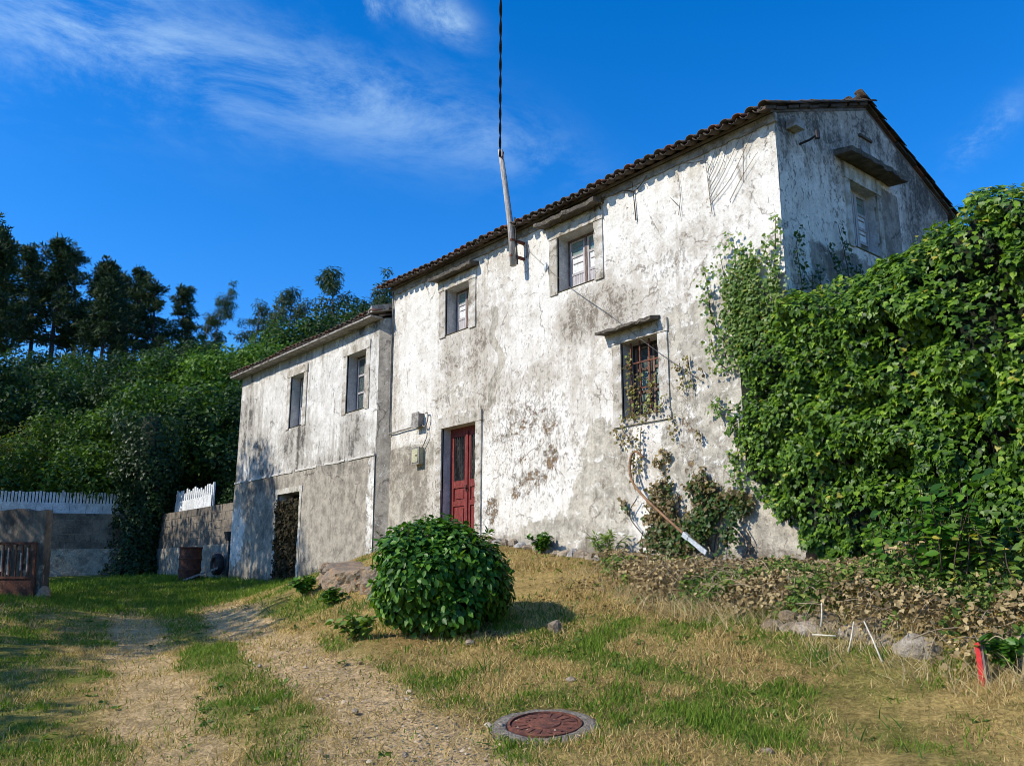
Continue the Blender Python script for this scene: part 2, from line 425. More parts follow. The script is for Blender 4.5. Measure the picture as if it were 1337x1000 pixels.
def ground_material():
    m, gg, b = new_mat('earth_and_turf')
    oc = gg.n('ShaderNodeTexCoord').outputs['Object']
    at = gg.n('ShaderNodeAttribute', _attribute_name='col')
    def st(n, k=2.2): return gg.math('MULTIPLY_ADD', n, k, .5 - .5 * k)
    mid = st(gg.noise(oc, 4.5, 8, .7, .4)); fine = st(gg.noise(oc, 30, 8, .75, .3)); grit = st(gg.noise(oc, 110, 4, .7))
    thatch = st(gg.noise(gg.scaled(oc, (70, 22, 30)), 1.0, 5, .7, 2.2)); thatch2 = st(gg.noise(gg.scaled(oc, (20, 75, 30)), 1.0, 5, .7, 2.2))
    c = gg.mix(1.0, at.outputs[0], gg.mix(gg.sm(.1, .9, fine), (.48, .47, .44), (1.45, 1.45, 1.42)), 'MULTIPLY')
    c = gg.mix(1.0, c, gg.mix(gg.sm(.1, .9, mid), (.66, .67, .62), (1.28, 1.25, 1.2)), 'MULTIPLY')
    c = gg.mix(gg.math('MULTIPLY', gg.sm(.62, .82, gg.math('MAXIMUM', thatch, thatch2)), .5), c, (.55, .40, .18))
    c = gg.mix(gg.math('MULTIPLY', gg.sm(.70, .88, grit), .65), c, (.07, .055, .035))
    link(gg, c, b.inputs['Base Color'])
    b.inputs['Roughness'].default_value = 1.0; b.inputs['Specular IOR Level'].default_value = .05
    h = gg.math('ADD', gg.math('MULTIPLY', fine, .6), gg.math('ADD', gg.math('MULTIPLY', mid, .8), gg.math('MULTIPLY', gg.math('MAXIMUM', thatch, grit), .3)))
    bump(gg, b, h, .9, .03)
    return m
M['ground'] = ground_material()
# ------------------------------------------------------------------ terrain
CP=np.array([
(0,-10,0.02),(3,-8,.05),(0,-15,-.4),(4,-14,-.3),(-6,-14,.1),(-4.95,-5.56,.58),(-7.5,-8.55,.33),(-5.6,-7.1,.42),
(-2.2,-4.6,.52),(-1,-7,.2),(-3.1,-3.1,.86),(-1.0,-4.0,.7),(-8.2,-4.3,1.06),(-6.6,-3.2,1.12),
(-17.0,-4.0,.98),(-14.5,-4.6,.92),(-11.5,-5.2,.78),(-12,-8,.52),(-10,-11,.35),(-17.7,-6.8,1.2),(-20,-10,1.3),(-26,-12,1.4),
(-12.4,-3.7,1.1),(-12.3,-2.3,1.95),(-14.4,-2.2,1.75),(-16.5,-2.6,1.35),
(-6.2,0,1.70),(-9,-.1,1.80),(-11.4,-.1,2.08),(-14,-.1,2.3),(-16,-.1,2.2),(-17.2,-.3,1.85),(-18.5,-.3,1.62),(-21,-.3,1.55),(-24.7,-.3,1.62),
(-9.5,-2.3,1.52),(-4.2,-2.0,1.4),(-2.5,-2.2,1.35),(-1,-2.4,1.3),(-4.2,0,1.7),(0,0,1.6),
(-29,-.5,1.7),(-31,-3.5,1.6),(-25,-6,1.35),(-21.5,-3.5,1.2),(-34,-6,1.7),
(-24,3,1.8),(-12,4,2.2),(-4,5,2.0),(-31,2,2.0),(-20,8,2.2),(4,4,1.8),(-5,10,2.4)],float)
def _k(r2): return .5*r2*np.log(r2+1e-9)
_n=len(CP); _A=np.zeros((_n+3,_n+3)); _d=((CP[:,None,:2]-CP[None,:,:2])**2).sum(2)
_A[:_n,:_n]=_k(_d)+np.eye(_n)*.05; _A[:_n,_n]=1; _A[:_n,_n+1:]=CP[:,:2]; _A[_n:,:_n]=_A[:_n,_n:].T
_W=np.linalg.solve(_A,np.r_[CP[:,2],0,0,0])
def terrain(x,y):
    x=np.asarray(x,float); y=np.asarray(y,float); sh=np.broadcast(x,y).shape
    X=np.broadcast_to(x,sh).ravel(); Y=np.broadcast_to(y,sh).ravel(); out=np.empty(X.size)
    for i in range(0,X.size,20000):
        a=X[i:i+20000]; b=Y[i:i+20000]
        cx=np.clip(a,-34,4); cy=np.clip(b,-15,9)
        d=(cx[:,None]-CP[None,:,0])**2+(cy[:,None]-CP[None,:,1])**2
        z=_k(d)@_W[:_n]+_W[_n]+_W[_n+1]*cx+_W[_n+2]*cy
        h=(a+29)*-.8+(b-1)*.6
        hill=.50*(np.sqrt(np.maximum(h-4,0)**2+9)-3)
        hill=30*(1-np.exp(-hill/30))
        out[i:i+20000]=z+hill
    return out.reshape(sh)

def seg_dist(x, y, pts):
    d = np.full(np.shape(x), 1e9)
    for (ax, ay), (bx, by) in zip(pts[:-1], pts[1:]):
        vx, vy = bx - ax, by - ay
        t = np.clip(((x - ax) * vx + (y - ay) * vy) / (vx * vx + vy * vy), 0, 1)
        d = np.minimum(d, np.hypot(x - ax - t * vx, y - ay - t * vy))
    return d

TRACK_R = [(-2.0, -7.3), (-4.8, -6.5), (-6.2, -6.15), (-8.9, -5.6), (-12, -4.75), (-15, -3.9), (-19, -2.7)]
TRACK_L = [(-3.0, -9.0), (-6.2, -7.75), (-8.0, -7.25), (-10.2, -6.7), (-13.5, -5.8), (-17, -4.9), (-22, -3.7)]
TRACK_M = [(-4.6, -7.35), (-7.2, -6.6), (-9.6, -6.1), (-12.7, -5.25), (-16, -4.4), (-19, -3.6)]
MANHOLE = (-5.0, -5.53)

def zones(x, y):
    """(how green, how bare) of the turf"""
    w1 = fbm(x * .55, y * .55, 21, 4); w2 = fbm(x * 1.7, y * 1.7, 33, 4)
    dr = seg_dist(x, y, TRACK_R) + (w2 - .5) * .35; dl = seg_dist(x, y, TRACK_L) + (w2 - .5) * .4
    bare = np.maximum(1 - sstep(.24, .58, dr), .9 * (1 - sstep(.22, .55, dl)))
    bare = bare * (1 - .75 * sstep(-15, -19, x) * np.ones_like(y))
    bare = np.maximum(bare, .9 * blob(x, y, -5.2, -6.75, 1.5, .75) * sstep(.35, .55, w1 + .1))
    g = .14 + .85 * sstep(.50, .70, w1 * .55 + w2 * .45)
    yard = sstep(-15.5, -18, x) * sstep(-9, -6, y)
    verge = sstep(-6.9, -8.2, y + .18 * (x + 10)) * sstep(-5.5, -8.5, x)
    g = np.maximum(g, .92 * yard); g = np.maximum(g, .85 * verge * (.55 + .9 * (w2 - .2)))
    g = g + .50 * blob(x, y, -7.3, -3.6, 2.0, 1.3) * sstep(.42, .56, w2) + .5 * blob(x, y, -5.3, -3.7, 1.5, .8) * sstep(.48, .6, w2) + .45 * blob(x, y, -14.0, -3.6, 2.6, .6)
    g = g + .35 * blob(x, y, -10.5, -6.1, 3.2, .45) + .3 * blob(x, y, -7.2, -5.6, 1.1, .5) * (w2 > .45)
    g = g + .5 * (1 - sstep(.12, .42, seg_dist(x, y, TRACK_M) + (w2 - .5) * .5)) * sstep(.30, .5, w1 + .1)
    g = g * (1 - .93 * sstep(.2, .8, bare))
    g = g * (1 - .6 * blob(x, y, -8.6, -1.6, 2.6, 1.1))
    return np.clip(g, 0, 1), np.clip(bare, 0, 1)

def lines(lo, hi, fine_lo, fine_hi, step, grow=1.22):
    a = list(np.arange(fine_lo, fine_hi + 1e-6, step)); s = step; v = fine_hi
    while v < hi: s *= grow; v += s; a.append(v)
    s = step; v = fine_lo
    while v > lo: s *= grow; v -= s; a.insert(0, v)
    return np.array(a)

gx = lines(-520, 420, -20, .5, .1); gy = lines(-420, 520, -10.5, -.1, .1)
GX, GY = np.meshgrid(gx, gy, indexing='ij')
GZ = terrain(GX, GY)
near = np.exp(-((GX + 9) ** 2 + (GY + 5) ** 2) / 900)
GZ = GZ + near * ((fbm(GX * 1.1, GY * 1.1, 5, 4) - .5) * .10 + (fbm(GX * 5, GY * 5, 6, 3) - .5) * .035)
_g, _b = zones(GX, GY)
GZ = GZ - .035 * _b * near
GZ = GZ - .04 * blob(GX, GY, MANHOLE[0], MANHOLE[1], .75, .75)
nx, ny = GX.shape
idx = np.arange(nx * ny).reshape(nx, ny)
Fg = np.stack([idx[:-1, :-1], idx[1:, :-1], idx[1:, 1:], idx[:-1, 1:]], -1).reshape(-1, 4)
dry = np.array((.46, .325, .125)); dirt = np.array((.58, .42, .235)); green = np.array((.16, .185, .035)); litter = np.array((.20, .125, .06)); thatch = np.array((.27, .165, .07))
w3 = fbm(GX * 2.6, GY * 2.6, 71, 4)[..., None]
w4 = sstep(.42, .62, fbm(GX * 1.2, GY * 1.2, 73, 4))[..., None]
C0 = (dry * (1 - .6 * w4) + thatch * .6 * w4) * (.75 + .5 * w3) * (1 - _g[..., None]) + green * _g[..., None]
C0 = C0 * (1 - _b[..., None]) + dirt * (.8 + .4 * w3) * _b[..., None]
under = np.clip(blob(GX, GY, -6.3, -1.6, 2.8, 1.7) + .9 * blob(GX, GY, -8.2, -4.25, 1.0, .8) + .6 * sstep(-1.6, -.2, GY) * sstep(-17, -15, GX), 0, 1)[..., None] * sstep(.35, .6, w3 + .1)
C0 = C0 * (1 - .8 * under) + litter * .8 * under
far = sstep(32, 50, np.hypot(GX + 9, GY + 5))[..., None]
C0 = C0 * (1 - far) + np.array((.035, .05, .018)) * far
ground = mk('ground', np.stack([GX, GY, GZ], -1).reshape(-1, 3), Fg, M['ground'], None, True, {'col': C0.reshape(-1, 3)})
tag(ground, kind='structure')

def gz(x, y): return float(terrain(np.array([x]), np.array([y]))[0])
# ------------------------------------------------------------------ the farmhouse
house = empty('farmhouse', (-12, 0, 1.6), 'old two-storey farmhouse with peeling white plaster walls and a tiled roof', 'house')
X0, X1, XW = -16.25, -6.2, -24.15       # joint, front corner, far end of the wing
ZE, ZR, YR, YB = 8.05, 9.14, 2.70, 5.40  # eave, ridge, ridge line, back wall
WY = -0.22                               # the wing stands a little proud
PF = lambda u, v, w: (u, -w, v)                       # facade: u = x, w outwards
PW = lambda u, v, w: (u, WY - w, v)                   # wing
PG = lambda u, v, w: (X1 + w, u, v)                   # gable: u = y

def wall_grid(name, P, u0, u1, v0, v1, holes, step, maskf, mat, dispf=None, vtop=None, parent=house):
    us = np.arange(u0, u1, step); vs = np.arange(v0, v1, step)
    eu = [u0, u1] + [h[0] for h in holes] + [h[1] for h in holes]; ev = [v0, v1] + [h[2] for h in holes] + [h[3] for h in holes]
    us = np.array(sorted([u for u in us if min(abs(u - e) for e in eu) > step * .35] + sorted(set(eu))))
    vs = np.array(sorted([v for v in vs if min(abs(v - e) for e in ev) > step * .35] + sorted(set(ev))))
    U, Vv = np.meshgrid(us, vs, indexing='ij')
    msk = maskf(U, Vv)
    W = (fbm(U * .7, Vv * .7, 3, 3) - .5) * .035 + (fbm(U * 6, Vv * 6, 8, 3) - .5) * .012
    if dispf is not None: W = W + dispf(U, Vv)
    edge = np.ones_like(U)
    for h in holes:
        dx = np.maximum(np.maximum(h[0] - U, U - h[1]), 0); dz = np.maximum(np.maximum(h[2] - Vv, Vv - h[3]), 0)
        edge = np.minimum(edge, sstep(.0, .22, np.hypot(dx, dz)))
    W = W * edge
    Vz = Vv if vtop is None else np.where(Vv > vtop[0], vtop[0] + (Vv - vtop[0]) / (v1 - vtop[0]) * (vtop[1](U) - vtop[0]), Vv)
    X, Y, Z = P(U, Vz, W)
    X = np.broadcast_to(X, U.shape); Y = np.broadcast_to(Y, U.shape)
    n, k = U.shape; ii = np.arange(n * k).reshape(n, k)
    cu = (us[:-1] + us[1:]) / 2; cv = (vs[:-1] + vs[1:]) / 2
    keep = np.ones((n - 1, k - 1), bool)
    for h in holes: keep &= ~(((cu > h[0]) & (cu < h[1]))[:, None] & ((cv > h[2]) & (cv < h[3]))[None, :])
    F = np.stack([ii[:-1, :-1], ii[1:, :-1], ii[1:, 1:], ii[:-1, 1:]], -1)[keep]
    return mk(name, np.stack([X, Y, Z], -1).reshape(-1, 3), F, mat, parent, True, {'mask': msk.reshape(-1, 4)})

DOOR = (-14.22, -13.10, 2.2, 4.58)
W1 = (-14.18, -13.36, 6.52, 7.52); W2 = (-10.74, -9.80, 6.56, 7.60); GW = (-9.26, -8.48, 4.08, 5.32)
WW1 = (-20.88, -20.12, 5.44, 6.82); WW2 = (-17.88, -17.0, 5.40, 6.80); WD = (-21.25, -20.0, 1.4, 3.75)
GA = (1.93, 2.76, 6.55, 7.64)

def mask_facade(x, z):
    n1 = fbm(x * .9, z * .9, 101, 4); n2 = fbm(x * 2.4, z * 1.4, 55, 4); n3 = fbm(x * 3, z * .5, 77, 4)
    R = .52 + .38 * (n1 - .5) + .26 * (n3 - .5)
    R += .26 * blob(x, z, -13.5, 6.05, 1.2, .8) + .24 * blob(x, z, -9.9, 6.05, 1.3, .75) + .14 * blob(x, z, -8.9, 5.8, 1.2, .5)
    R += .17 * blob(x, z, -13.2, 5.2, 1.9, .8) + .10 * blob(x, z, -10.4, 5.2, 1.4, .8) + .12 * blob(x, z, -7.7, 6.6, 1.2, .4) + .12 * blob(x, z, -11.3, 5.1, .8, .5)
    R += .24 * (1 - sstep(.0, .7, z - (1.75 + .25 * sstep(-7, -12, x))))            # splash zone at the foot
    R += .16 * blob(x, z, -16.2, 6.0, .35, 2.4) + .10 * sstep(7.7, 8.05, z)
    R += .16 * blob(x, z, -9.0, 3.2, .8, .8) * (x > -9.3)
    R += .20 * sstep(-14.3, -14.7, x) * sstep(4.5, 4.3, z)
    R -= .15 * blob(x, z, -11.5, 3.6, 1.5, 1.2) + .08 * blob(x, z, -15.4, 6.0, 1.0, 1.5) + .06 * blob(x, z, -7.6, 7.4, 1.4, .5)
    e = (n2 - .5) * .5
    Cm = .56 * sstep(-9.1, -8.3, x + e * .8) * sstep(5.85, 5.6, z + e * .4 - .25 * (n1 - .5))
    Cm = np.maximum(Cm, .58 * sstep(-10.8, -10.3, x + e * .8 - .45 * (z - 3.2) * (z < 4.6)) * sstep(4.6, 4.0, z + e * .7) * sstep(-8.9, -9.3, x))
    Cm = np.maximum(Cm, .74 * sstep(-14.35, -14.6, x + e * .4) * sstep(4.50, 4.34, z + e * .5) * (1 - .55 * blob(x, z, -14.55, 3.3, .35, .8)))
    wob = .16 * np.sin(z * 3.1) + .09 * np.sin(z * 7.3 + 1)
    Cm = np.maximum(Cm, .66 * (1 - sstep(.07, .20, np.abs(x + 12.55 + wob - (z - 5.6) * .10) + e * .10)) * sstep(4.5, 4.9, z) * sstep(7.1, 6.6, z))
    Cm = np.maximum(Cm, .68 * sstep(2.75, 2.3, z + e * .8 - .12 * (x + 12)) * sstep(-9.5, -11, x))
    Cm = np.maximum(Cm, .52 * blob(x, z, -13.9, 5.25, .9, .35))
    Cm = np.maximum(Cm, .85 * sstep(-7.2, -7.0, x) * sstep(3.1, 2.9, z))
    Bm = .34 * blob(x, z, -11.4, 3.8, 1.7, 1.4) + .16 * blob(x, z, -12.2, 4.8, 1.8, 1.0)
    for cx_, cz_, rx, rz, a in ((-11.45, 3.32, .62, .26, .50), (-10.98, 3.66, .30, .34, .52), (-11.85, 3.12, .42, .18, .50), (-12.6, 2.85, .26, .36, .50), (-12.25, 4.15, .5, .16, .44), (-11.9, 4.55, .4, .16, .40), (-11.0, 4.25, .28, .34, .5),
                                (-8.0, 3.6, .25, .9, .40), (-7.6, 2.7, .3, .7, .42), (-13.9, 5.9, .7, .16, .32), (-10.2, 6.1, .3, .5, .30), (-8.15, 6.35, .5, .25, .30)):
        Bm = np.maximum(Bm, a * blob(x, z, cx_, cz_, rx * 1.25, rz * 1.25))
    return np.stack([np.clip(R, 0, 1), np.clip(Cm, 0, 1), np.clip(Bm, 0, 1), np.ones_like(x)], -1)

def disp_facade(x, z):
    m = mask_facade(x, z)
    nn = fbm(x * 9, z * 9, 19, 4)
    return -.045 * sstep(.56, .68, m[..., 2] + (nn - .5) * .8) + .02 * m[..., 1] * sstep(2.9, 2.2, z)

wall = wall_grid('wall', PF, X0, X1, 1.0, ZE - .02, [DOOR, W1, W2, GW], .045, mask_facade, M['facade'], disp_facade)
tag(wall, label='sunlit plaster front wall, peeling to brown patches beside the door')

def mask_wing(x, z):
    n1 = fbm(x * .8, z * .5, 201, 4); n3 = fbm(x * 4, z * .5, 177, 4)
    R = .55 + .46 * (n1 - .5) + .44 * (n3 - .5)
    R += .24 * blob(x, z, -20.4, 4.9, 1.0, 1.2) + .16 * blob(x, z, -17.6, 5.0, 1.0, .8) + .20 * sstep(6.7, 7.4, z) + .20 * blob(x, z, -23.6, 6.0, .9, 1.5) + .15 * blob(x, z, -22.2, 4.9, 1.6, .8)
    R += .12 * sstep(4.7, 4.35, z)
    e = (fbm(x * 2, z * 2, 91, 4) - .5) * .5
    zw = z + .10 * (fbm(x * 1.3, x * 0 + 2, 93, 4) - .5)
    low = sstep(4.36, 4.24, zw)
    Cm = .80 * low * (1 - .45 * sstep(-16.95, -16.6, x)) * (1 - .5 * blob(x, z, -23.8, 2.8, .9, 1.4))
    R = np.where(z < 4.30, .51 + .46 * (n1 - .5) + .2 * (n3 - .5) + .26 * blob(x, z, -22.2, 3.5, 1.8, 1.4) + .16 * sstep(3.7, 4.3, z) + .22 * sstep(2.2, 1.6, z) - .10 * blob(x, z, -23.9, 3.0, .8, 1.5), R)
    Bm = .40 * sstep(2.1, 1.6, z + e) * np.ones_like(x)
    return np.stack([np.clip(R, 0, 1), np.clip(Cm, 0, 1), np.clip(Bm, 0, 1), np.ones_like(x)], -1)
ww = wall_grid('wing_wall', PW, XW, X0 - .20, 1.0, 7.40, [WW1, WW2, WD], .06, mask_wing, M['wing'], lambda x, z: .018 * sstep(4.33, 4.27, z))
tag(ww, label='lower side wing wall, white above a grey cement band')

def mask_gable(y, z):
    n1 = fbm(y * 1.0, z * .8, 301, 4); n3 = fbm(y * 5, z * .6, 277, 4)
    R = .55 + .40 * (n1 - .5) + .26 * (n3 - .5)
    R += .20 * sstep(7.5, 8.5, z) + .12 * blob(y, z, .15, 7.9, .5, .9) + .17 * sstep(3.2, 4.4, y) - .16 * blob(y, z, .9, 6.7, 1.2, 1.0) - .10 * blob(y, z, 3.4, 7.6, .5, 1.0)
    Cm = .72 * sstep(.36, .30, np.abs(y - 3.2)) * sstep(.70, .6, np.abs(z - 7.2)) + .6 * sstep(6.45, 6.2, z + .5 * (n1 - .5)) * sstep(.2, .8, y)
    Bm = .18 * np.ones_like(y)
    return np.stack([np.clip(R, 0, 1), np.clip(Cm, 0, 1), np.clip(Bm, 0, 1), np.ones_like(y)], -1)
roofz = lambda y: ZE + (ZR - ZE) * (1 - np.abs(y - YR) / YR) + .02
wg = wall_grid('gable_wall', PG, 0.0, YB, 1.0, 9.14, [GA], .05, mask_gable, M['gable'], None, (7.9, roofz))
tag(wg, label='shaded gable end wall, mouldy grey with pale patches')

# plain walls on the far sides
def mask_flat(u, v): return np.stack([np.full_like(u, .5), np.zeros_like(u), np.zeros_like(u), np.ones_like(u)], -1)
wall_grid('back_wall', lambda u, v, w: (u, YB + w, v), XW, X1, 1.0, 7.48, [], .4, mask_flat, M['wing'])
wall_grid('back_wall', lambda u, v, w: (u, YB + w - .003, v), X0, X1, 7.48, ZE, [], .4, mask_flat, M['facade'])
wall_grid('end_wall', lambda u, v, w: (X0 - w, u, v), 0.0, YB, 6.0, 9.14, [], .3, mask_flat, M['wing'], None, (7.9, roofz))
wingz = lambda y: 7.48 + .30 * (1 - np.abs(y - YR) / YR) * 3.0
wall_grid('end_wall', lambda u, v, w: (XW - w, u, v), WY, YB, 1.0, 8.3, [], .3, mask_flat, M['wing'], None, (7.45, wingz))
# angled return where the wing meets the main front
def mask_return(u, v): return np.stack([np.clip(.50 + .3 * (fbm(u * 6, v * .8, 5, 3) - .5), 0, 1), .62 * np.ones_like(u), np.zeros_like(u), np.ones_like(u)], -1)
wall_grid('wing_return', lambda u, v, w: (X0 - .20 + .27 * u + .5 * w, WY + (.01 - WY) * u - .8 * w, v), 0.0, 1.0, 1.0, 7.40, [], .1, mask_return, M['wing'])

# raised string course of the wing
for i in range(40):
    a = XW + (X0 - .20 - XW) * i / 40; b = XW + (X0 - .20 - XW) * (i + 1) / 40
    j = random.uniform(-.008, .008)
    if i in (3, 4, 11, 19, 26, 27, 33): continue
    MB().box(a, b - .004, WY - .035, WY + .02, 4.265 + j, 4.305 + j + random.uniform(0, .01)).build('string_course', M['surround'], house)

# ---- windows and doors
def ragged_slab(P, u0, u1, v, thick, proj, name, parent, mat, tilt=.03, seg=16, back=-.02, droop=0.0):
    """a hood: slab with a broken front edge, built from a strip of cross sections"""
    V = []; F = []
    for i in range(seg + 1):
        u = u0 + (u1 - u0) * i / seg; e = random.uniform(-.03, .025); t = thick + random.uniform(-.012, .012); h = random.uniform(-.008, .012)
        V += [P(u, v + h, back), P(u, v - tilt + h - droop, proj + e), P(u, v + t * .8 - tilt + h - droop, proj + e * .6), P(u, v + t + h * 2, back)]
    for i in range(seg):
        for k in range(4):
            F.append((i * 4 + k, (i + 1) * 4 + k, (i + 1) * 4 + (k + 1) % 4, i * 4 + (k + 1) % 4))
    F += [(3, 2, 1, 0), tuple(seg * 4 + k for k in range(4))]
    return mk(name, V, F, mat, parent)

def trim_piece(P, u0, u1, v0, v1, proud, name, parent, mat):
    """plaster band around an opening, one worn face"""
    n = max(2, int(max(u1 - u0, v1 - v0) / .08)); V = []; F = []; m = []
    vert = (v1 - v0) > (u1 - u0)
    for i in range(n + 1):
        t = i / n; j = random.uniform(-.006, .006); k = random.uniform(-.010, .010); q = random.uniform(-.004, .004)
        if vert:
            v = v0 + (v1 - v0) * t; V += [P(u0 + (k if i not in (0, n) else 0), v, -.03), P(u0 + k, v, proud + q), P(u1, v, proud + q), P(u1, v, -.03)]
        else:
            u = u0 + (u1 - u0) * t; V += [P(u, v0, -.03), P(u, v0, proud + q), P(u, v1 + k, proud + q), P(u, v1 + k, -.03)]
    for i in range(n):
        for k in range(4): F.append((i * 4 + k, (i + 1) * 4 + k, (i + 1) * 4 + (k + 1) % 4, i * 4 + (k + 1) % 4))
    F += [(3, 2, 1, 0), tuple(n * 4 + k for k in range(4))]
    attr = np.tile(np.array([[.5, .0, 0, 1]]), (len(V), 1)); attr[:, 0] = .42 + .4 * RNG.random(len(V))
    return mk(name, V, F, mat, parent, False, {'mask': attr})

def opening(P, o, parent, depth=.34, mat=None):
    u0, u1, v0, v1 = o
    for nm, c in (('reveal', [(u0, v0, .0), (u0, v1, .0), (u0, v1, -depth), (u0, v0, -depth)]), ('reveal', [(u1, v0, 0), (u1, v0, -depth), (u1, v1, -depth), (u1, v1, 0)]),
                  ('reveal', [(u0, v1, 0), (u1, v1, 0), (u1, v1, -depth), (u0, v1, -depth)]), ('sill', [(u0, v0 + .015, .02), (u0, v0 + .035, -depth), (u1, v0 + .035, -depth), (u1, v0 + .015, .02)])):
        mk(nm, [P(*q) for q in c], [(0, 1, 2, 3)], mat or M['reveal'], parent)

def window(P, o, rows, label, depth=.26, hood=None, lintel=.22, jamb=.17, proud=.028, frame='brownwood', stile='greywood', sur='surround', split=.5, bottom=None, open_leaf=0.0):
    u0, u1, v0, v1 = o
    fr = MB(); t = .055; d0, d1 = -depth - .05, -depth
    fr.pbox(P, u0, u0 + t, v0, v1, d0, d1); fr.pbox(P, u1 - t, u1, v0, v1, d0, d1)
    fr.pbox(P, u0 + t, u1 - t, v1 - t, v1, d0, d1); fr.pbox(P, u0 + t, u1 - t, v0 + .03, v0 + .03 + t, d0, d1)
    w = fr.build('window', M[frame], house); tag(w, label=label)
    opening(P, o, w)
    # leaves
    um = u0 + (u1 - u0) * split
    fr2 = MB().pbox(P, um - .028, um + .028, v0 + .03 + t, v1 - t, d0 - .002, d1 + .018); fr2.build('mullion', M[frame], w)
    for a, b in ((u0 + t, um - .028), (um + .028, u1 - t)):
        z0, z1 = v0 + .03 + t, v1 - t; st = .045; e0, e1 = d0 + .006, d1 + .008
        sash = MB()
        sash.pbox(P, a + .002, a + st, z0, z1, e0, e1); sash.pbox(P, b - st, b - .002, z0, z1, e0, e1)
        nr = len(rows); ed = [z1 - (z1 - z0) * sum(r[1] for r in rows[:i]) / sum(r[1] for r in rows) for i in range(nr + 1)]
        for q in ed: sash.pbox(P, a + st, b - st, max(z0, q - .022), min(z1, q + .022), e0 + .002, e1 - .004)
        sash.build('sash', M[stile], w)
        for i, r in enumerate(rows):
            mt, rec = {'g': ('glass', -.03), 't': ('tealglass', -.03), 'w': ('whitewood', -.022), 'p': ('greywood', -.015)}[r[0]]
            p = MB().pbox(P, a + st - .004, b - st + .004, ed[i + 1] + .018, ed[i] - .018, e0 - .012, e1 + rec)
            p.build('pane' if r[0] in 'gt' else 'shutter_board', M[mt], w)
            if r[0] in 'tw':
                zc = (ed[i] + ed[i + 1]) / 2 + .03
                MB().pbox(P, a + st + .03, b - st - .03, zc - .006, zc + .006, e1 + rec - .002, e1 + rec + .012).build('glazing_bar', M['wood'], w)
    if jamb:
        trim_piece(P, u0 - jamb, u0, v0 - .02, v1, proud, 'jamb', w, M[sur]); trim_piece(P, u1, u1 + jamb, v0 - .02, v1, proud, 'jamb', w, M[sur])
    if lintel: trim_piece(P, u0 - jamb - .02, u1 + jamb + .02, v1 + .001, v1 + lintel, proud + .012, 'lintel', w, M[sur])
    if bottom: trim_piece(P, u0 - jamb - .02, u1 + jamb + .02, v0 - bottom, v0 - .001, proud + .004, 'sill_band', w, M[sur])
    if hood: ragged_slab(P, u0 - hood[0], u1 + hood[1], v1 + hood[2], hood[3], hood[4], 'hood', w, M['hood'], back=.0)
    return w

window(PF, W1, [('t', .30), ('w', .36), ('p', .34)], 'small upper window over the red door, white boards behind its panes', hood=(.33, .30, .24, .085, .24), jamb=.22)
window(PF, W2, [('t', .30), ('w', .36), ('p', .30)], 'larger upper window beside the mast, with pale shutters', hood=(.34, .24, .26, .09, .27), jamb=.2)
window(PW, WW1, [('t', .62), ('w', .38)], 'wing window with a pale blind, above the overgrown doorway', lintel=.2, jamb=.18, proud=.02)
window(PW, WW2, [('g', .36), ('g', .36), ('g', .36)], 'wing window with dark glass, nearest the main front', lintel=.2, jamb=.18, proud=.02, stile='greywood')
window(PG, GA, [('t', .4), ('w', .3), ('w', .3), ('t', .2)], 'deep gable window under a thick dark hood', depth=.15, hood=(.34, .52, .30, .10, .32), lintel=.26, jamb=.14, frame='greywood', sur='surround')

# barred ground-floor window
u0, u1, v0, v1 = GW
w = window(PF, GW, [('g', .34), ('t', .34), ('t', .34)], 'barred ground-floor window with rusty iron grille', depth=.27, hood=(.36, .06, .20, .06, .24), lintel=.21, jamb=.19, frame='iron', stile='brownwood', bottom=.12)
for i in range(4):
    u = u0 + .12 + (u1 - u0 - .2) * i / 3
    MB().pbox(PF, u - .012, u + .012, v0 + .02, v1 - .005, -.10, -.08).build('grille_bar', M['rust'], w)
for v in (v0 + .46, v0 + .88): MB().pbox(PF, u0 + .002, u1 - .002, v - .012, v + .012, -.079, -.062).build('grille_bar', M['rust'], w)

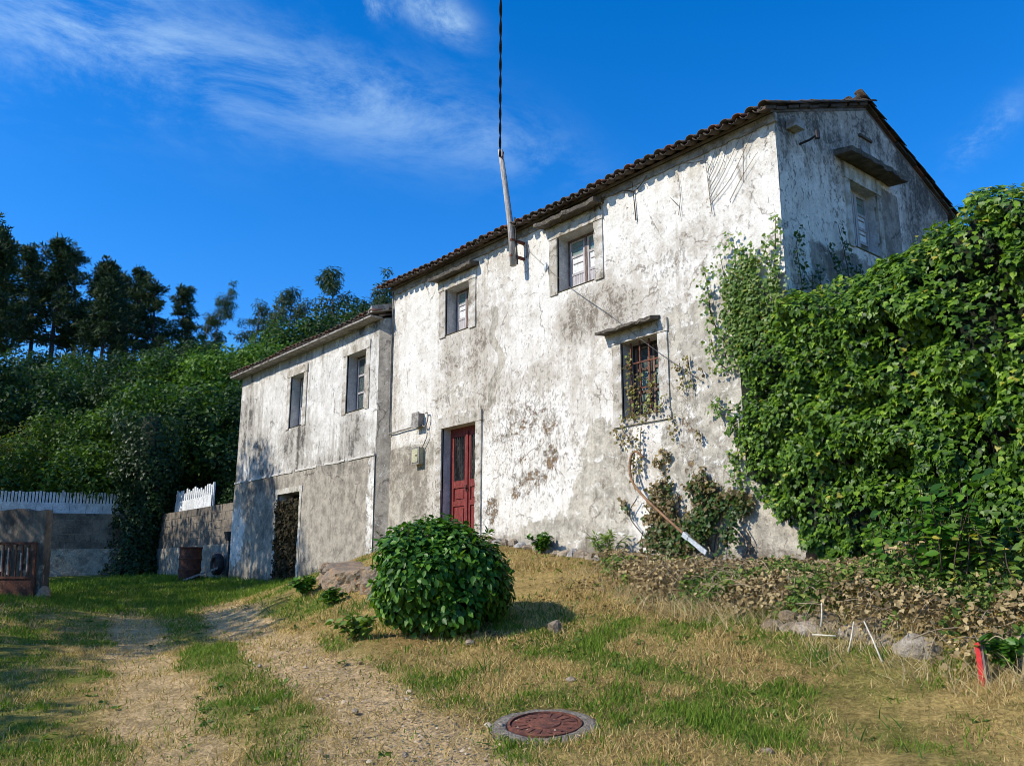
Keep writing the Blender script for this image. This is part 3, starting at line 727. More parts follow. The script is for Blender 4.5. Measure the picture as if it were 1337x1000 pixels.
# red front door
u0, u1, v0, v1 = DOOR
fr = MB(); d0, d1 = -.26, -.20
fr.pbox(PF, u0, u0 + .07, v0, v1, d0, d1); fr.pbox(PF, u1 - .07, u1, v0, v1, d0, d1); fr.pbox(PF, u0 + .07, u1 - .07, v1 - .10, v1, d0, d1)
dr = fr.build('door', M['redwood'], house); tag(dr, label='worn red double door with dark barred upper lights')
opening(PF, DOOR, dr, .30)
um = (u0 + u1) / 2 + .03
MB().pbox(PF, um - .035, um + .035, v0, v1 - .10, d0 + .004, d1 + .03).build('centre_post', M['redwood'], dr)
for a, b in ((u0 + .07, um - .035), (um + .035, u1 - .07)):
    lf = MB(); e0, e1 = d0 + .01, d1 + .004
    lf.pbox(PF, a + .002, a + .06, v0 + .02, v1 - .10, e0, e1); lf.pbox(PF, b - .06, b - .002, v0 + .02, v1 - .10, e0, e1)
    for q0, q1 in ((v0 + .02, v0 + .25), (3.02, 3.12), (3.38, 3.52), (4.40, 4.478)): lf.pbox(PF, a + .06, b - .06, q0, q1, e0 + .001, e1 - .003)
    leaf = lf.build('door_leaf', M['redwood'], dr)
    for q0, q1 in ((v0 + .25, 3.02), (3.12, 3.38)):
        MB().pbox(PF, a + .055, b - .055, q0 - .004, q1 + .004, e0 + .012, e1 - .026).build('door_panel', M['redwood'], dr)
        MB().pbox(PF, a + .10, b - .10, q0 + .045, q1 - .045, e0 + .02, e1 - .010).build('raised_field', M['redwood'], dr)
    MB().pbox(PF, a + .055, b - .055, 3.515, 4.405, e0 + .006, e0 + .016).build('pane', M['darkglass'], dr)
    for i in range(5):
        x = a + .09 + (b - a - .18) * i / 4
        MB().pbox(PF, x - .009, x + .009, 3.52, 4.40, e1 - .02, e1 - .004).build('bar', M['iron'], dr)
MB().pbox(PF, um - .012, um + .012, 3.28, 3.42, d1 + .03, d1 + .04).pbox(PF, um - .03, um + .03, 3.35, 3.365, d1 + .04, d1 + .07).build('handle', M['iron'], dr)
trim_piece(PF, u0 - .2, u0, 2.2, v1, .035, 'jamb', dr, M['surround']); trim_piece(PF, u1, u1 + .18, 2.2, v1, .03, 'jamb', dr, M['surround'])
trim_piece(PF, u0 - .22, u1 + .2, v1 + .001, v1 + .22, .04, 'lintel', dr, M['surround'])
MB().pbox(PF, u0 - .1, u1 + .1, 2.02, 2.2, -.3, .12).build('doorstep', M['stone'], dr)

# overgrown doorway of the wing
u0, u1, v0, v1 = WD
bd = MB()
for i in range(5): bd.pbox(PW, u0 + .02 + i * .235, u0 + .245 + i * .235, 1.4, v1 - .32, -.30, -.27 + .004 * (i % 2))
wd = bd.build('doorway', M['brownwood'], house); tag(wd, label='open-topped dark doorway hung with dead creeper')
opening(PW, WD, wd, .42)
trim_piece(PW, u0 - .13, u0, 1.5, v1, .03, 'jamb', wd, M['surround']); trim_piece(PW, u1, u1 + .12, 1.5, v1, .03, 'jamb', wd, M['surround'])
trim_piece(PW, u0 - .15, u1 + .14, v1 + .001, v1 + .14, .034, 'lintel', wd, M['surround'])

# blind niche and fixings on the gable
ni = MB().pbox(PG, 2.42, 2.72, 8.20, 8.54, .0, .016); o = ni.build('blocked_vent', M['mortar'], house)
MB().pbox(PG, 2.38, 2.76, 8.54, 8.58, .0, .05).build('vent_lintel', M['hood'], house)
be = MB().pbox(PG, .30, .52, 7.93, 8.06, .0, .16); be.build('beam_end', M['mortar'], house)
hk = MB().tube([(X1 - .02, .62, 7.80), (X1 + .16, .62, 7.80), (X1 + .30, .60, 7.82)], .018, 6).tube([(X1 + .30, .60, 7.76), (X1 + .30, .60, 7.88)], .035, 8)
hk.build('iron_hook', M['iron'], house)

# ---- roofs: barrel tiles
def tile_mesh(name, r0, r1, L, concave, mat, seg=6, th=.014):
    V = []; F = []
    for t, r in ((0, r0), (L, r1)):
        for rr in (r, r - th):
            for k in range(seg + 1):
                a = math.pi * k / seg
                z = rr * math.sin(a) * (.72)
                V.append((rr * math.cos(a), t, -z if concave else z))
    n = seg + 1
    for k in range(seg):
        F += [(k, k + 1, 2 * n + k + 1, 2 * n + k), (n + k + 1, n + k, 3 * n + k, 3 * n + k + 1), (k + 1, k, n + k, n + k + 1), (2 * n + k, 2 * n + k + 1, 3 * n + k + 1, 3 * n + k)]
    F += [(0, 2 * n, 3 * n, n), (seg, n + seg, 3 * n + seg, 2 * n + seg)]
    return V, F

def tiled_roof(name, xa, xb, y_e, z_e, y_r, z_r, mat, label, pitch=.212, back=True, lift=.0):
    L = math.hypot(y_r - y_e, z_r - z_e); ang = math.atan2(z_r - z_e, y_r - y_e)
    ca, sa = math.cos(ang), math.sin(ang)
    # deck
    t = .05; dk = MB()
    ys = [y_e + .22, y_r, 2 * y_r - y_e - .22]; zs = [z_e + .22 * math.tan(ang), z_r, z_e + .22 * math.tan(ang)]
    for i in range(2):
        dk.hexa([(xa + .03, ys[i], zs[i] - t), (xb - .03, ys[i], zs[i] - t), (xb - .03, ys[i + 1], zs[i + 1] - t), (xa + .03, ys[i + 1], zs[i + 1] - t),
                 (xa + .03, ys[i], zs[i] - .008), (xb - .03, ys[i], zs[i] - .008), (xb - .03, ys[i + 1], zs[i + 1] - .008), (xa + .03, ys[i + 1], zs[i + 1] - .008)])
    roof = dk.build('roof', M['soffit'], house); tag(roof, label=label)
    cv = tile_mesh('cover', .088, .074, .44, False, mat); pn = tile_mesh('pan', .078, .092, .44, True, mat)
    rl = root_loc(house)
    n = int(round((xb - xa) / pitch)); pitch = (xb - xa) / n
    mc = [mesh_data('roof_tile', np.array(cv[0]), cv[1], mm, True) for mm in (mat, mat, M['tilered'])]; mp = mesh_data('roof_tile', np.array(pn[0]), pn[1], mat, True)
    big = MB(); nrow = int(math.ceil(L / .34))
    for side in (0, 1):
        for i in range(n + 1):
            for j in range(nrow):
                for kind in (0, 1):
                    if kind == 1 and i == n: continue
                    u = xa + pitch * (i + (.5 if kind else 0)); d = j * .34 - .02 + random.uniform(-.02, .02)
                    if d > L - .15: continue
                    lift_ = .055 if kind == 0 else .05
                    yaw = random.uniform(-.03, .03); sag = .018 * math.sin(i * .35 + 1) + random.uniform(-.008, .008)
                    R = Matrix.Rotation(yaw, 4, 'Z'); 
                    y = y_e + d * ca; z = z_e + d * sa + lift_ + sag + j * .004
                    T = Matrix.Translation((u + random.uniform(-.008, .008), y, z)) @ Matrix.Rotation(ang, 4, 'X') @ R
                    if side == 1: T = Matrix.Translation((0, 2 * y_r, 0)) @ Matrix.Scale(-1, 4, (0, 1, 0)) @ T
                    if side == 0 and j == 0:
                        o = bpy.data.objects.new('roof_tile', mp if kind else random.choice(mc)); col.objects.link(o); o.parent = roof
                        o.matrix_local = Matrix.Translation(-Vector(rl)) @ T
                    else:
                        Vt = [T @ Vector(v) for v in (pn if kind else cv)[0]]
                        big.add(Vt, (pn if kind else cv)[1])
    rest = big.build('upper_tiles', mat, roof, True); tag(rest, kind='stuff')
    rt = tile_mesh('ridge', .12, .11, .46, False, mat)
    x = xa - .02
    while x < xb - .40:
        T = Matrix.Translation((x + .46, y_r, z_r + .075)) @ Matrix.Rotation(math.pi / 2, 4, 'Z') @ Matrix.Rotation(.02, 4, 'X')
        MB().add([T @ Vector(v) for v in rt[0]], rt[1]).build('ridge_tile', mat if x < xb - .6 else M['mortar'], roof, True)
        x += .40
    return roof, ang

roof, ang = tiled_roof('roof', X0 - .12, X1 + .04, -.31, 8.02, YR, ZR + .02, M['tile'], 'main roof of old brown barrel tiles, wavy at the eave')
# bed of mortar under the eave tiles and along the verge
bed = MB(); n = 60
for i in range(n):
    a = X0 - .02 + (X1 - X0 + .06) * i / n; b = X0 - .02 + (X1 - X0 + .06) * (i + 1) / n
    j = random.uniform(-.012, .012)
    bed.box(a, b, -.035 + j * .5, .02, 7.93 + j, 8.06 + j * .5)
bed.build('eave_mortar', M['mortar'], roof)
for sgn in (0, 1):
    k = 0
    for i in range(10):
        t0, t1 = i / 10, (i + 1) / 10 - .012
        ys = [(-.30 + (YR + .30) * t) for t in (t0, t1)]
        zs = [8.0 + (ZR - 8.0 + .05) * t for t in (t0, t1)]
        if sgn: ys = [2 * YR - y for y in ys]
        j = random.uniform(-.015, .015); xo = X1 + .055 + random.uniform(-.02, .03)
        v = MB().hexa([(X1 - .08, ys[0], zs[0] + j), (xo, ys[0], zs[0] + j), (xo, ys[1], zs[1] + j), (X1 - .08, ys[1], zs[1] + j),
                       (X1 - .08, ys[0], zs[0] + .045 + j), (xo, ys[0], zs[0] + .045 + j), (xo, ys[1], zs[1] + .045 + j), (X1 - .08, ys[1], zs[1] + .045 + j)])
        v.build('verge_tile', M['tilered'] if (sgn and i in (7, 8, 4)) else M['tile'], roof)

wroof, _ = tiled_roof('wing_roof', XW - .22, X0 - .10, WY - .30, 7.40, YR, 8.35, M['tile'], 'wing roof, thin edge of reddish tiles over a pale board')
fb = MB()
for i in range(24):
    a = XW - .18 + (X0 - XW + .08) * i / 24; b = XW - .18 + (X0 - XW + .08) * (i + 1) / 24
    j = random.uniform(-.01, .01); fb.box(a, b - .003, WY - .31 + j, WY + .0, 7.36 + j, 7.40 + j)
fb.build('soffit_board', M['mortar'], wroof)
fl = MB()
for i in range(8):
    t0, t1 = i / 8, (i + 1) / 8
    y0_, y1_ = WY - .3 + (YR + .5) * t0, WY - .3 + (YR + .5) * t1
    z0_, z1_ = 7.46 + .86 * t0, 7.46 + .86 * t1; h = random.uniform(.12, .2)
    fl.hexa([(X0 - .30, y0_, z0_), (X0 + (-.0 if y0_ > 0 else -.06), y0_, z0_), (X0 - .0, y1_, z1_), (X0 - .30, y1_, z1_), (X0 - .26, y0_, z0_ + h * .4), (X0 - .08, y0_, z0_ + h), (X0 - .02, y1_, z1_ + h), (X0 - .26, y1_, z1_ + h * .4)])
fl.build('flashing', M['mortar'], wroof)
# ------------------------------------------------------------------ fixtures on the house
mast = empty('service_mast', (-11.66, -.27, 7.28), 'leaning grey timber mast bracketed to the front wall under the eave', 'mast')
pts = [(-11.66, -.27, 7.28), (-11.72, -.29, 8.1), (-11.85, -.32, 9.0), (-11.97, -.34, 9.72)]
MB().tube(pts, [.062, .06, .055, .05], 10).build('pole', M['mast'], mast, True)
MB().tube([(-11.60, -.22, 7.30), (-11.66, -.24, 8.25)], .018, 6).build('upright_iron', M['iron'], mast)
for z in (7.47, 7.78):
    MB().box(-11.69, -11.63, -.34, .0, z - .022, z + .022).build('bracket', M['rust'], mast)
MB().tube(spline([(-11.55, -.06, 7.76), (-11.53, -.05, 7.6), (-11.55, -.04, 7.46)], 4), .014, 6).build('brace', M['iron'], mast)
MB().tube(spline([(-11.93, -.36, 9.56), (-11.86, -.40, 9.50), (-11.80, -.42, 9.50), (-11.77, -.42, 9.58)], 5), .012, 6).build('hook', M['rust'], mast)

# twisted service cable overhead: two strands
cab = empty('overhead_cable', (-11.93, -.37, 9.55), 'black twisted power cable running from the mast up out of view', 'cable')
A = np.array((-11.93, -.38, 9.56)); Bp = np.array((4.5, -13.6, 17.0)); N = 260
for ph in (0, math.pi):
    P_ = []
    for i in range(N + 1):
        t = (i / N) ** 1.25; p = A + (Bp - A) * t; p[2] -= .35 * 4 * t * (1 - t)
        a = ph + t * 190; P_.append(p + .013 * np.array((math.cos(a) * .6, math.cos(a) * .75, math.sin(a))))
    MB().tube(P_, .0135, 5).build('strand', M['cable'], cab, True)

def wire(name, pts, r, label, mat='wire', n=8, seg=6):
    o = MB().tube(spline(pts, n), r, seg).build(name, M[mat], None, True); return tag(o, label, 'cable')
wire('wall_wire', [(-11.62, -.05, 7.72), (-11.3, -.05, 7.40), (-10.98, -.06, 7.10), (-10.3, -.055, 6.5), (-9.4, -.055, 5.80), (-8.5, -.06, 5.05), (-7.7, -.05, 4.45)], .005, 'thin slack wire crossing the front wall from mast to ivy')
MB_ = MB().lathe([(.0, -.09), (.022, -.08), (.032, -.03), (.032, .05), (.018, .085), (0, .09)], (-10.98, -.07, 7.10), 10)
o = MB_.build('wire_insulator', M['galv'], None, True); tag(o, 'small grey insulator on the thin wall wire', 'insulator')
wire('conduit', [(X0 + .03, -.04, 8.0), (X0 + .03, -.045, 6.5), (X0 + .05, -.045, 4.86), (X0 + .12, -.045, 4.74), (-15.7, -.045, 4.74), (-15.12, -.05, 4.76)], .016, 'dark conduit down the wall joint to the grey box', 'greybox', 6, 8)
jb = empty('junction_box', (-15.02, -.02, 4.7), 'weathered grey junction box beside the door, above the yellowed box', 'junction box')
MB().box(-15.13, -14.91, -.13, .0, 4.72, 5.0).build('body', M['greybox'], jb)
MB().box(-15.15, -14.89, -.155, -.1305, 4.70, 5.02).build('lid', M['mortar'], jb)
MB().tube(spline([(-14.90, -.06, 4.75), (-14.75, -.07, 4.70), (-14.68, -.06, 4.86), (-14.70, -.06, 4.98), (-14.78, -.05, 4.98)], 5), .014, 6).build('elbow', M['greybox'], jb, True)
MB().tube(spline([(-14.72, -.06, 4.72), (-14.70, -.06, 4.5), (-14.80, -.05, 4.36), (-14.88, -.05, 4.28)], 5), .010, 6).build('lead', M['greybox'], jb, True)
mt = empty('meter_box', (-15.02, -.02, 3.93), 'yellowed meter box low on the grey patch beside the door', 'meter box')
MB().box(-15.15, -14.89, -.11, .0, 3.94, 4.28).build('body', M['meter'], mt)
MB().box(-15.165, -14.875, -.128, -.1105, 3.925, 4.295).build('rim', M['greybox'], mt)
MB().box(-15.13, -14.91, -.140, -.1285, 3.97, 4.25).build('cover', M['meter'], mt)
MB().lathe([(.0, -.006), (.02, -.006), (.02, .003)], (-14.96, -.142, 4.11), 10, 'y').build('lock', M['iron'], mt)

# curved rusty lever with a pale steel end, leaning against the front wall
lev = empty('curved_lever', (-7.3, -.55, 1.95), 'curved rusty bar with a pale steel end leaning on the wall', 'metal bar')
MB().tube(spline([(-8.78, -.10, 3.42), (-8.93, -.12, 3.52), (-9.02, -.14, 3.38), (-8.95, -.2, 3.10), (-8.72, -.26, 2.86), (-8.2, -.38, 2.50), (-7.68, -.5, 2.17)], 6),   .020, 8).build('bar', M['oldbar'], lev, True)
d = np.array((.62, -.13, -.38)); d /= np.linalg.norm(d); sd = np.array((.45, .0, .75)); sd /= np.linalg.norm(sd)
a = np.array((-7.75, -.49, 2.21)); b = a + d * .52; nn = np.cross(d, sd)
q = MB().hexa([a - sd * .024 - nn * .02, b - sd * .036 - nn * .01, b + sd * .036 - nn * .01, a + sd * .024 - nn * .02, a - sd * .024 + nn * .02, b - sd * .036 + nn * .01, b + sd * .036 + nn * .01, a + sd * .024 + nn * .02])
q.build('steel_end', M['galv'], lev)
q = MB().hexa([a - sd * .036 - nn * .028, a + d * .12 - sd * .036 - nn * .026, a + d * .12 + sd * .036 - nn * .026, a + sd * .036 - nn * .028, a - sd * .036 + nn * .028, a + d * .12 - sd * .036 + nn * .026, a + d * .12 + sd * .036 + nn * .026, a + sd * .036 + nn * .028])
q.build('socket', M['galv'], lev)

# ------------------------------------------------------------------ manhole
mx, my = MANHOLE; mz = gz(mx, my)
e = .05
dzx = (gz(mx + e, my) - gz(mx - e, my)) / (2 * e); dzy = (gz(mx, my + e) - gz(mx, my - e)) / (2 * e)
nrm = Vector((-dzx, -dzy, 1)).normalized(); Rm = nrm.to_track_quat('Z', 'Y').to_matrix().to_4x4()
mz -= .026
man = empty('manhole', (mx, my, mz), 'round rusty manhole cover in a concrete ring in the dry grass', 'manhole')
def tilted(mb, name, mat, smooth=False):
    V = [Rm @ Vector(v) + Vector((mx, my, mz)) for v in mb.V]
    return mk(name, V, mb.F, mat, man, smooth)
prof = [(.275, -.03), (.275, .012), (.30, .014), (.345, .012), (.375, .006), (.395, -.004), (.41, -.05)]
r_ = MB().lathe(prof, (0, 0, 0), 48)
r_.V = [(x * (1 + .03 * vnoise(np.array(math.atan2(y, x) * 2.2), np.array(0.), 4)), y * (1 + .03 * vnoise(np.array(math.atan2(y, x) * 2.2), np.array(0.), 4)), z + .016 * (vnoise(np.array(x * 14), np.array(y * 14), 6) - .5)) for x, y, z in r_.V]
tilted(r_, 'concrete_ring', M['concrete'], True)
tilted(MB().lathe([(.2735, -.02), (.2735, .022), (.255, .026), (.252, .014)], (0, 0, 0), 40), 'frame', M['rust'])
tilted(MB().lathe([(.25, -.02), (.25, .012), (.235, .017), (.12, .019), (.115, .026), (.05, .027), (0.0005, .027)], (0, 0, 0), 40), 'cover', M['rust'])
for k in range(16):
    t = 2 * math.pi * k / 16; c, s_ = math.cos(t), math.sin(t)
    R2 = Matrix.Rotation(t, 4, 'Z')
    mb = MB().box(.135, .222, -.011, .011, .016, .0235); mb.V = [tuple(R2 @ Vector(v)) for v in mb.V]
    tilted(mb, 'rib', M['rust'])

# ------------------------------------------------------------------ stones
def rock(c, sx_, sy_, sz_, seed, sub=2):
    """angular stone: noisy, slightly squared ball"""
    n1, n2 = 9, 7; V = []; F = []; r = np.random.default_rng(seed); ph = r.random() * 6
    pl = [(Vector(r.normal(size=3)).normalized(), r.uniform(.62, .9)) for _ in range(7)]
    for i in range(n2):
        th = math.pi * (i + .5) / n2
        for k in range(n1):
            f = 2 * math.pi * k / n1 + ph; d = Vector((math.sin(th) * math.cos(f), math.sin(th) * math.sin(f), math.cos(th)))
            rr = 1.0
            for nn_, dd in pl:
                q = d.dot(nn_)
                if q > 0: rr = min(rr, dd / q) if dd / max(q, 1e-6) < 1 else rr
            rr *= 1 + r.uniform(-.05, .05)
            V.append((c[0] + d.x * rr * sx_, c[1] + d.y * rr * sy_, c[2] + d.z * rr * sz_))
    for i in range(n2 - 1):
        for k in range(n1): F.append((i * n1 + k, (i + 1) * n1 + k, (i + 1) * n1 + (k + 1) % n1, i * n1 + (k + 1) % n1))
    F.append(tuple(range(n1))); F.append(tuple((n2 - 1) * n1 + k for k in range(n1 - 1, -1, -1)))
    return V, F

bank = tag(empty('stone_bank', (-12.3, -3.2, 1.1), 'crumbling ochre stone bank at the terrace end beside the round shrub', 'stone wall'), kind='thing')
rr = random.Random(5)
bank_pts = [(-14.5, -2.45), (-13.6, -2.95), (-12.6, -3.2), (-11.9, -3.2), (-11.2, -3.15), (-10.4, -3.2)]
bx = np.array([p[0] for p in bank_pts]); by = np.array([p[1] for p in bank_pts])
V = []; F = []; nb, kb = 70, 22
for i in range(nb + 1):
    x = bx[0] + (bx[-1] - bx[0]) * i / nb; y = float(np.interp(x, bx, by)); zb0 = gz(x, y - .5) - .12
    top = zb0 + .12 + .62 * float(sstep(-14.6, -13.5, np.array(x))) + .18 * (float(fbm(np.array(x * 2.1), np.array(0.), 9, 3)) - .5)
    for k in range(kb + 1):
        t = k / kb; zz_ = zb0 + (top - zb0) * min(1, t * 1.25); back_ = .12 * t + max(0, t - .8) * 3.0
        b_ = (float(fbm(np.array(x * 3.3), np.array(zz_ * 3.3), 12, 4)) - .5) * .34
        V.append((x, y - .06 + back_ - b_, zz_ + (max(0, t - .8) * .3)))
for i in range(nb):
    for k in range(kb): F.append((i * (kb + 1) + k, (i + 1) * (kb + 1) + k, (i + 1) * (kb + 1) + k + 1, i * (kb + 1) + k + 1))
mk('earth_face', V, F, M['orange'], bank, False)
for i in range(30):
    x = rr.uniform(-14.2, -10.6); y = float(np.interp(x, bx, by)); h = gz(x, y - .5); t = rr.random()
    V, F = rock((x, y + .06 + .1 * t + rr.uniform(-.03, .03), h + .05 + .50 * t * float(sstep(-14.6, -13.5, np.array(x)))), rr.uniform(.07, .17), rr.uniform(.10, .16), rr.uniform(.05, .11), rr.randint(0, 9999))
    mk('stone', V, F, M['orange'] if rr.random() < .55 else M['stone'], bank)

low = tag(empty('low_stone_wall', (-3.3, -2.75, .9), 'low wall of pale rough stones under the dry creeper', 'stone wall'), kind='thing')
for i in range(30):
    t = i / 29; x = -4.9 + 5.5 * t + rr.uniform(-.07, .07); y = -2.70 + rr.uniform(-.06, .06)
    z = gz(x, y - .25)
    big = rr.uniform(.6, 1.35)
    V, F = rock((x, y + .04, z + .03 + .03 * rr.random()), .17 * big, .13 * big, .12 * big, 300 + i); mk('stone', V, F, M['stone'] if i % 3 else M['wallstone'], low)
    if rr.random() < .55:
        V, F = rock((x + .07, y + .2, z + .16), .15 * big, .15 * big, .09 * big, 700 + i); mk('stone', V, F, M['wallstone'], low)
V, F = rock((-2.62, -2.78, gz(-2.62, -3) + .12), .24, .2, .2, 41); mk('stone', V, F, M['palestone'], low)
V, F = rock((-3.55, -2.78, gz(-3.55, -3) + .08), .22, .16, .16, 47); mk('stone', V, F, M['palestone'], low)

st = tag(empty('foundation_stones', (-10, -.1, 1.8), 'row of rough footing stones along the foot of the front wall', 'stones'), kind='thing')
for i in range(26):
    x = -13.0 + 5.4 * i / 25 + rr.uniform(-.06, .06); z = gz(x, -.15)
    V, F = rock((x, -.06, z + .02), rr.uniform(.12, .2), .14, rr.uniform(.07, .15), 900 + i); mk('stone', V, F, M['stone'] if i % 3 else M['mortar'], st)

V, F = rock((-6.98, -3.62, gz(-6.98, -3.62) + .04), .085, .08, .09, 77); o = mk('stump_stone', V, F, M['stone']); tag(o, 'small squat grey stone on the slope behind the round shrub', 'stone')
stones = [(-7.35, -4.45, .05, 'flat'), (-5.6, -4.7, .045, ''), (-6.4, -6.3, .03, ''), (-8.9, -6.0, .03, ''), (-8.2, -1.2, .08, ''), (-5.2, -6.6, .025, ''), (-3.55, -4.9, .035, '')]
lb = ['flat grey stone half sunk between shrub and manhole', 'small grey stone in the grass uphill of the manhole', 'pebble lying on the bare wheel track', 'pebble beside the far part of the wheel track',
      'grey stone below the wall foot', 'pebble on the bare earth nearest the camera', 'small ochre stone in the dry grass below the low wall']
for (x, y, r, k), l in zip(stones, lb):
    V, F = rock((x, y, gz(x, y) + r * .2), r * 1.3, r, r * .7, int(x * -100)); tag(mk('loose_stone', V, F, M['orange'] if 'ochre' in l else M['stone']), l, 'stone', 'loose stones')

# marker post and canes at the low wall
rp = empty('marker_post', (-2.88, -3.0, gz(-2.88, -3.0)), 'short red painted marker post leaning at the low stone wall', 'post')
x, y = -2.90, -3.12; z = gz(x, y) - .02
MB().hexa([(x - .022, y - .015, z - .05), (x + .020, y - .015, z - .05), (x + .020, y + .015, z - .05), (x - .022, y + .015, z - .05), (x - .036, y - .0, z + .29), (x + .000, y - .0, z + .31), (x + .000, y + .03, z + .31), (x - .036, y + .03, z + .29)]).build('red_face', M['redpost'], rp)
MB().hexa([(x + .021, y - .01, z - .05), (x + .036, y - .01, z - .05), (x + .036, y + .04, z - .05), (x + .021, y + .04, z - .05), (x + .001, y + .005, z + .31), (x + .018, y + .005, z + .325), (x + .018, y + .045, z + .325), (x + .001, y + .045, z + .31)]).build('weathered_back', M['wood'], rp)
for i, (a, b, l) in enumerate((((-4.28, -2.95, .16), (-4.30, -2.88, .34), 'shortest pale cane, upright against the low wall'), ((-4.02, -3.0, .0), (-4.0, -2.9, .24), 'middle pale cane, upright against the low wall'),
                  ((-3.70, -3.05, .02), (-3.95, -2.82, .3), 'longest pale cane, slanting against the low wall'), ((-4.32, -3.03, .12), (-4.10, -3.03, .10), 'pale cane lying flat below the low wall'))):
    p0 = (a[0], a[1], gz(a[0], a[1]) + a[2]); p1 = (b[0], b[1], gz(a[0], a[1]) + b[2] + .02)
    mid = tuple((p0[k] + p1[k]) / 2 + .006 * (k == 0) for k in range(3))
    tag(MB().tube([p0, mid, p1], [.008, .0075, .006], 6).build('cane', M['cane'], None, True), l, 'cane', 'canes by the low wall')
# ------------------------------------------------------------------ yard walls, fences, barrel, gate
def block_wall(name, p0, p1, zb, zt, th, label, rows=5, bw=.5, bh=.235, rough_to=None):
    """concrete-block wall from p0 to p1 (front face on the right-hand side looking from p0 to p1 turned by -90 deg)"""
    d = np.array((p1[0] - p0[0], p1[1] - p0[1])); L = np.hypot(*d); d /= L; n = np.array((d[1], -d[0]))
    root = tag(empty(name, (*p0, zb), label, 'wall'), kind='thing')
    def Q(u, v, w): return (p0[0] + d[0] * u + n[0] * w, p0[1] + d[1] * u + n[1] * w, v)
    MB().pbox(Q, 0, L, zb, zt - .012, -th + .012, -.012).build('mortar_core', M['mortar'], root)
    z1 = zt - rows * bh
    m = MB(); k = 14
    V = []; F = []
    for i in range(k + 1):
        for j in range(7):
            u = L * i / k; v = zb + (z1 - zb) * j / 6
            V.append(Q(u, v, .012 + .05 * float(vnoise(np.array(u * 2.3), np.array(v * 3.1), 8))))
    for i in range(k):
        for j in range(6): F.append((i * 7 + j, (i + 1) * 7 + j, (i + 1) * 7 + j + 1, i * 7 + j + 1))
    mk('rough_base', V, F, M['render'], root, True)
    shared = {}
    for r in range(rows):
        u = -(bw / 2 if r % 2 else 0)
        while u < L - .02:
            a, b = max(u, 0) + .007, min(u + bw, L) - .007
            if b - a > .05:
                q = MB().pbox(Q, a, b, z1 + r * bh + .007, z1 + (r + 1) * bh - .007, -th, rr.uniform(-.004, .012))
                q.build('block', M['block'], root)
            u += bw
    return root
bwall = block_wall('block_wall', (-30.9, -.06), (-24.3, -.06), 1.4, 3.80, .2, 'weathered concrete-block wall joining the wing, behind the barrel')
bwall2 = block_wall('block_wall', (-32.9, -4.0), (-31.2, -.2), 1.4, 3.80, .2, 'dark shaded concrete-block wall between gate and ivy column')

def picket_fence(p0, p1, zb, zt, label, n, split=.5, tilt=0.0, ragged=0.0):
    root = empty('picket_fence', (*p0, zb), label, 'fence')
    d = np.array((p1[0] - p0[0], p1[1] - p0[1])); L = np.hypot(*d); d /= L; nn = np.array((d[1], -d[0]))
    def Q(u, v, w): return (p0[0] + d[0] * u + nn[0] * w, p0[1] + d[1] * u + nn[1] * w, v + tilt * u)
    zm = zb + (zt - zb) * split; w = L / n
    for i in range(n):
        a = i * w + w * .16; b = (i + 1) * w - w * .16; h = zt + rr.uniform(-.035, .02) + ragged * (rr.random() - .5); m = (a + b) / 2
        V = [Q(a, zm - .1, .0), Q(b, zm - .1, .0), Q(b, h - .004, 0), Q(m, h, 0), Q(a, h - .003, 0)]
        V += [Q(a, zm - .1, -.02), Q(b, zm - .1, -.02), Q(b, h - .004, -.02), Q(m, h, -.02), Q(a, h - .003, -.02)]
        mk('picket', V, [(0, 1, 2, 3, 4), (9, 8, 7, 6, 5), (0, 5, 6, 1), (1, 6, 7, 2), (2, 7, 8, 3), (3, 8, 9, 4), (4, 9, 5, 0)], M['whitefence'], root)
    k = max(2, int(L / .5))
    for i in range(k):
        MB().pbox(Q, i * L / k + .004, (i + 1) * L / k - .004, zb, zm, .002, .02 + rr.uniform(0, .006)).build('board', M['whitefence'], root)
    for i in range(3): MB().pbox(Q, L * i / 2 - .03, L * i / 2 + .03, zb - .3, zt + .06, -.08, -.022).build('post', M['whitefence'], root)
    return root
picket_fence((-33.9, -4.9), (-32.0, -.6), 3.80, 4.56, 'long white picket fence above the dark shaded block wall', 44, .5)
picket_fence((-30.4, .25), (-27.9, .55), 3.62, 4.52, 'short tilted stretch of white picket fence above the barrel wall', 18, .62, .05, .16)

# gate wall: leaning slab with a rusty gate before it
gw_ = tag(empty('gate_wall', (-20.4, -6.0, 1.2), 'leaning grey concrete wall stub behind the rusty gate', 'wall'), kind='thing')
p0 = np.array((-23.2, -8.6)); p1 = np.array((-20.3, -5.72)); d = (p1 - p0) / np.linalg.norm(p1 - p0); n_ = np.array((d[1], -d[0])); L = float(np.linalg.norm(p1 - p0))
def QG(u, v, w): return (p0[0] + d[0] * u + n_[0] * (w + .09 * (v - 1.1)), p0[1] + d[1] * u + n_[1] * (w + .09 * (v - 1.1)), v)
V = []; F = []; nu, nv = 24, 14
for w_ in (0.0, -.24):
    for i in range(nu + 1):
        for j in range(nv + 1):
            u = L * i / nu; v = 1.0 + (2.02 + .03 * math.sin(i * 1.3) + .02 * rr.random()) * j / nv
            V.append(QG(u + (.02 * rr.random() if i == nu else 0), v, w_ + .015 * rr.random()))
o_ = (nu + 1) * (nv + 1)
for i in range(nu):
    for j in range(nv):
        a = i * (nv + 1) + j; b = a + nv + 1
        F += [(a, b, b + 1, a + 1), (o_ + a, o_ + a + 1, o_ + b + 1, o_ + b)]
for j in range(nv):
    a = nu * (nv + 1) + j; F.append((a, o_ + a, o_ + a + 1, a + 1)); F.append((j, j + 1, o_ + j + 1, o_ + j))
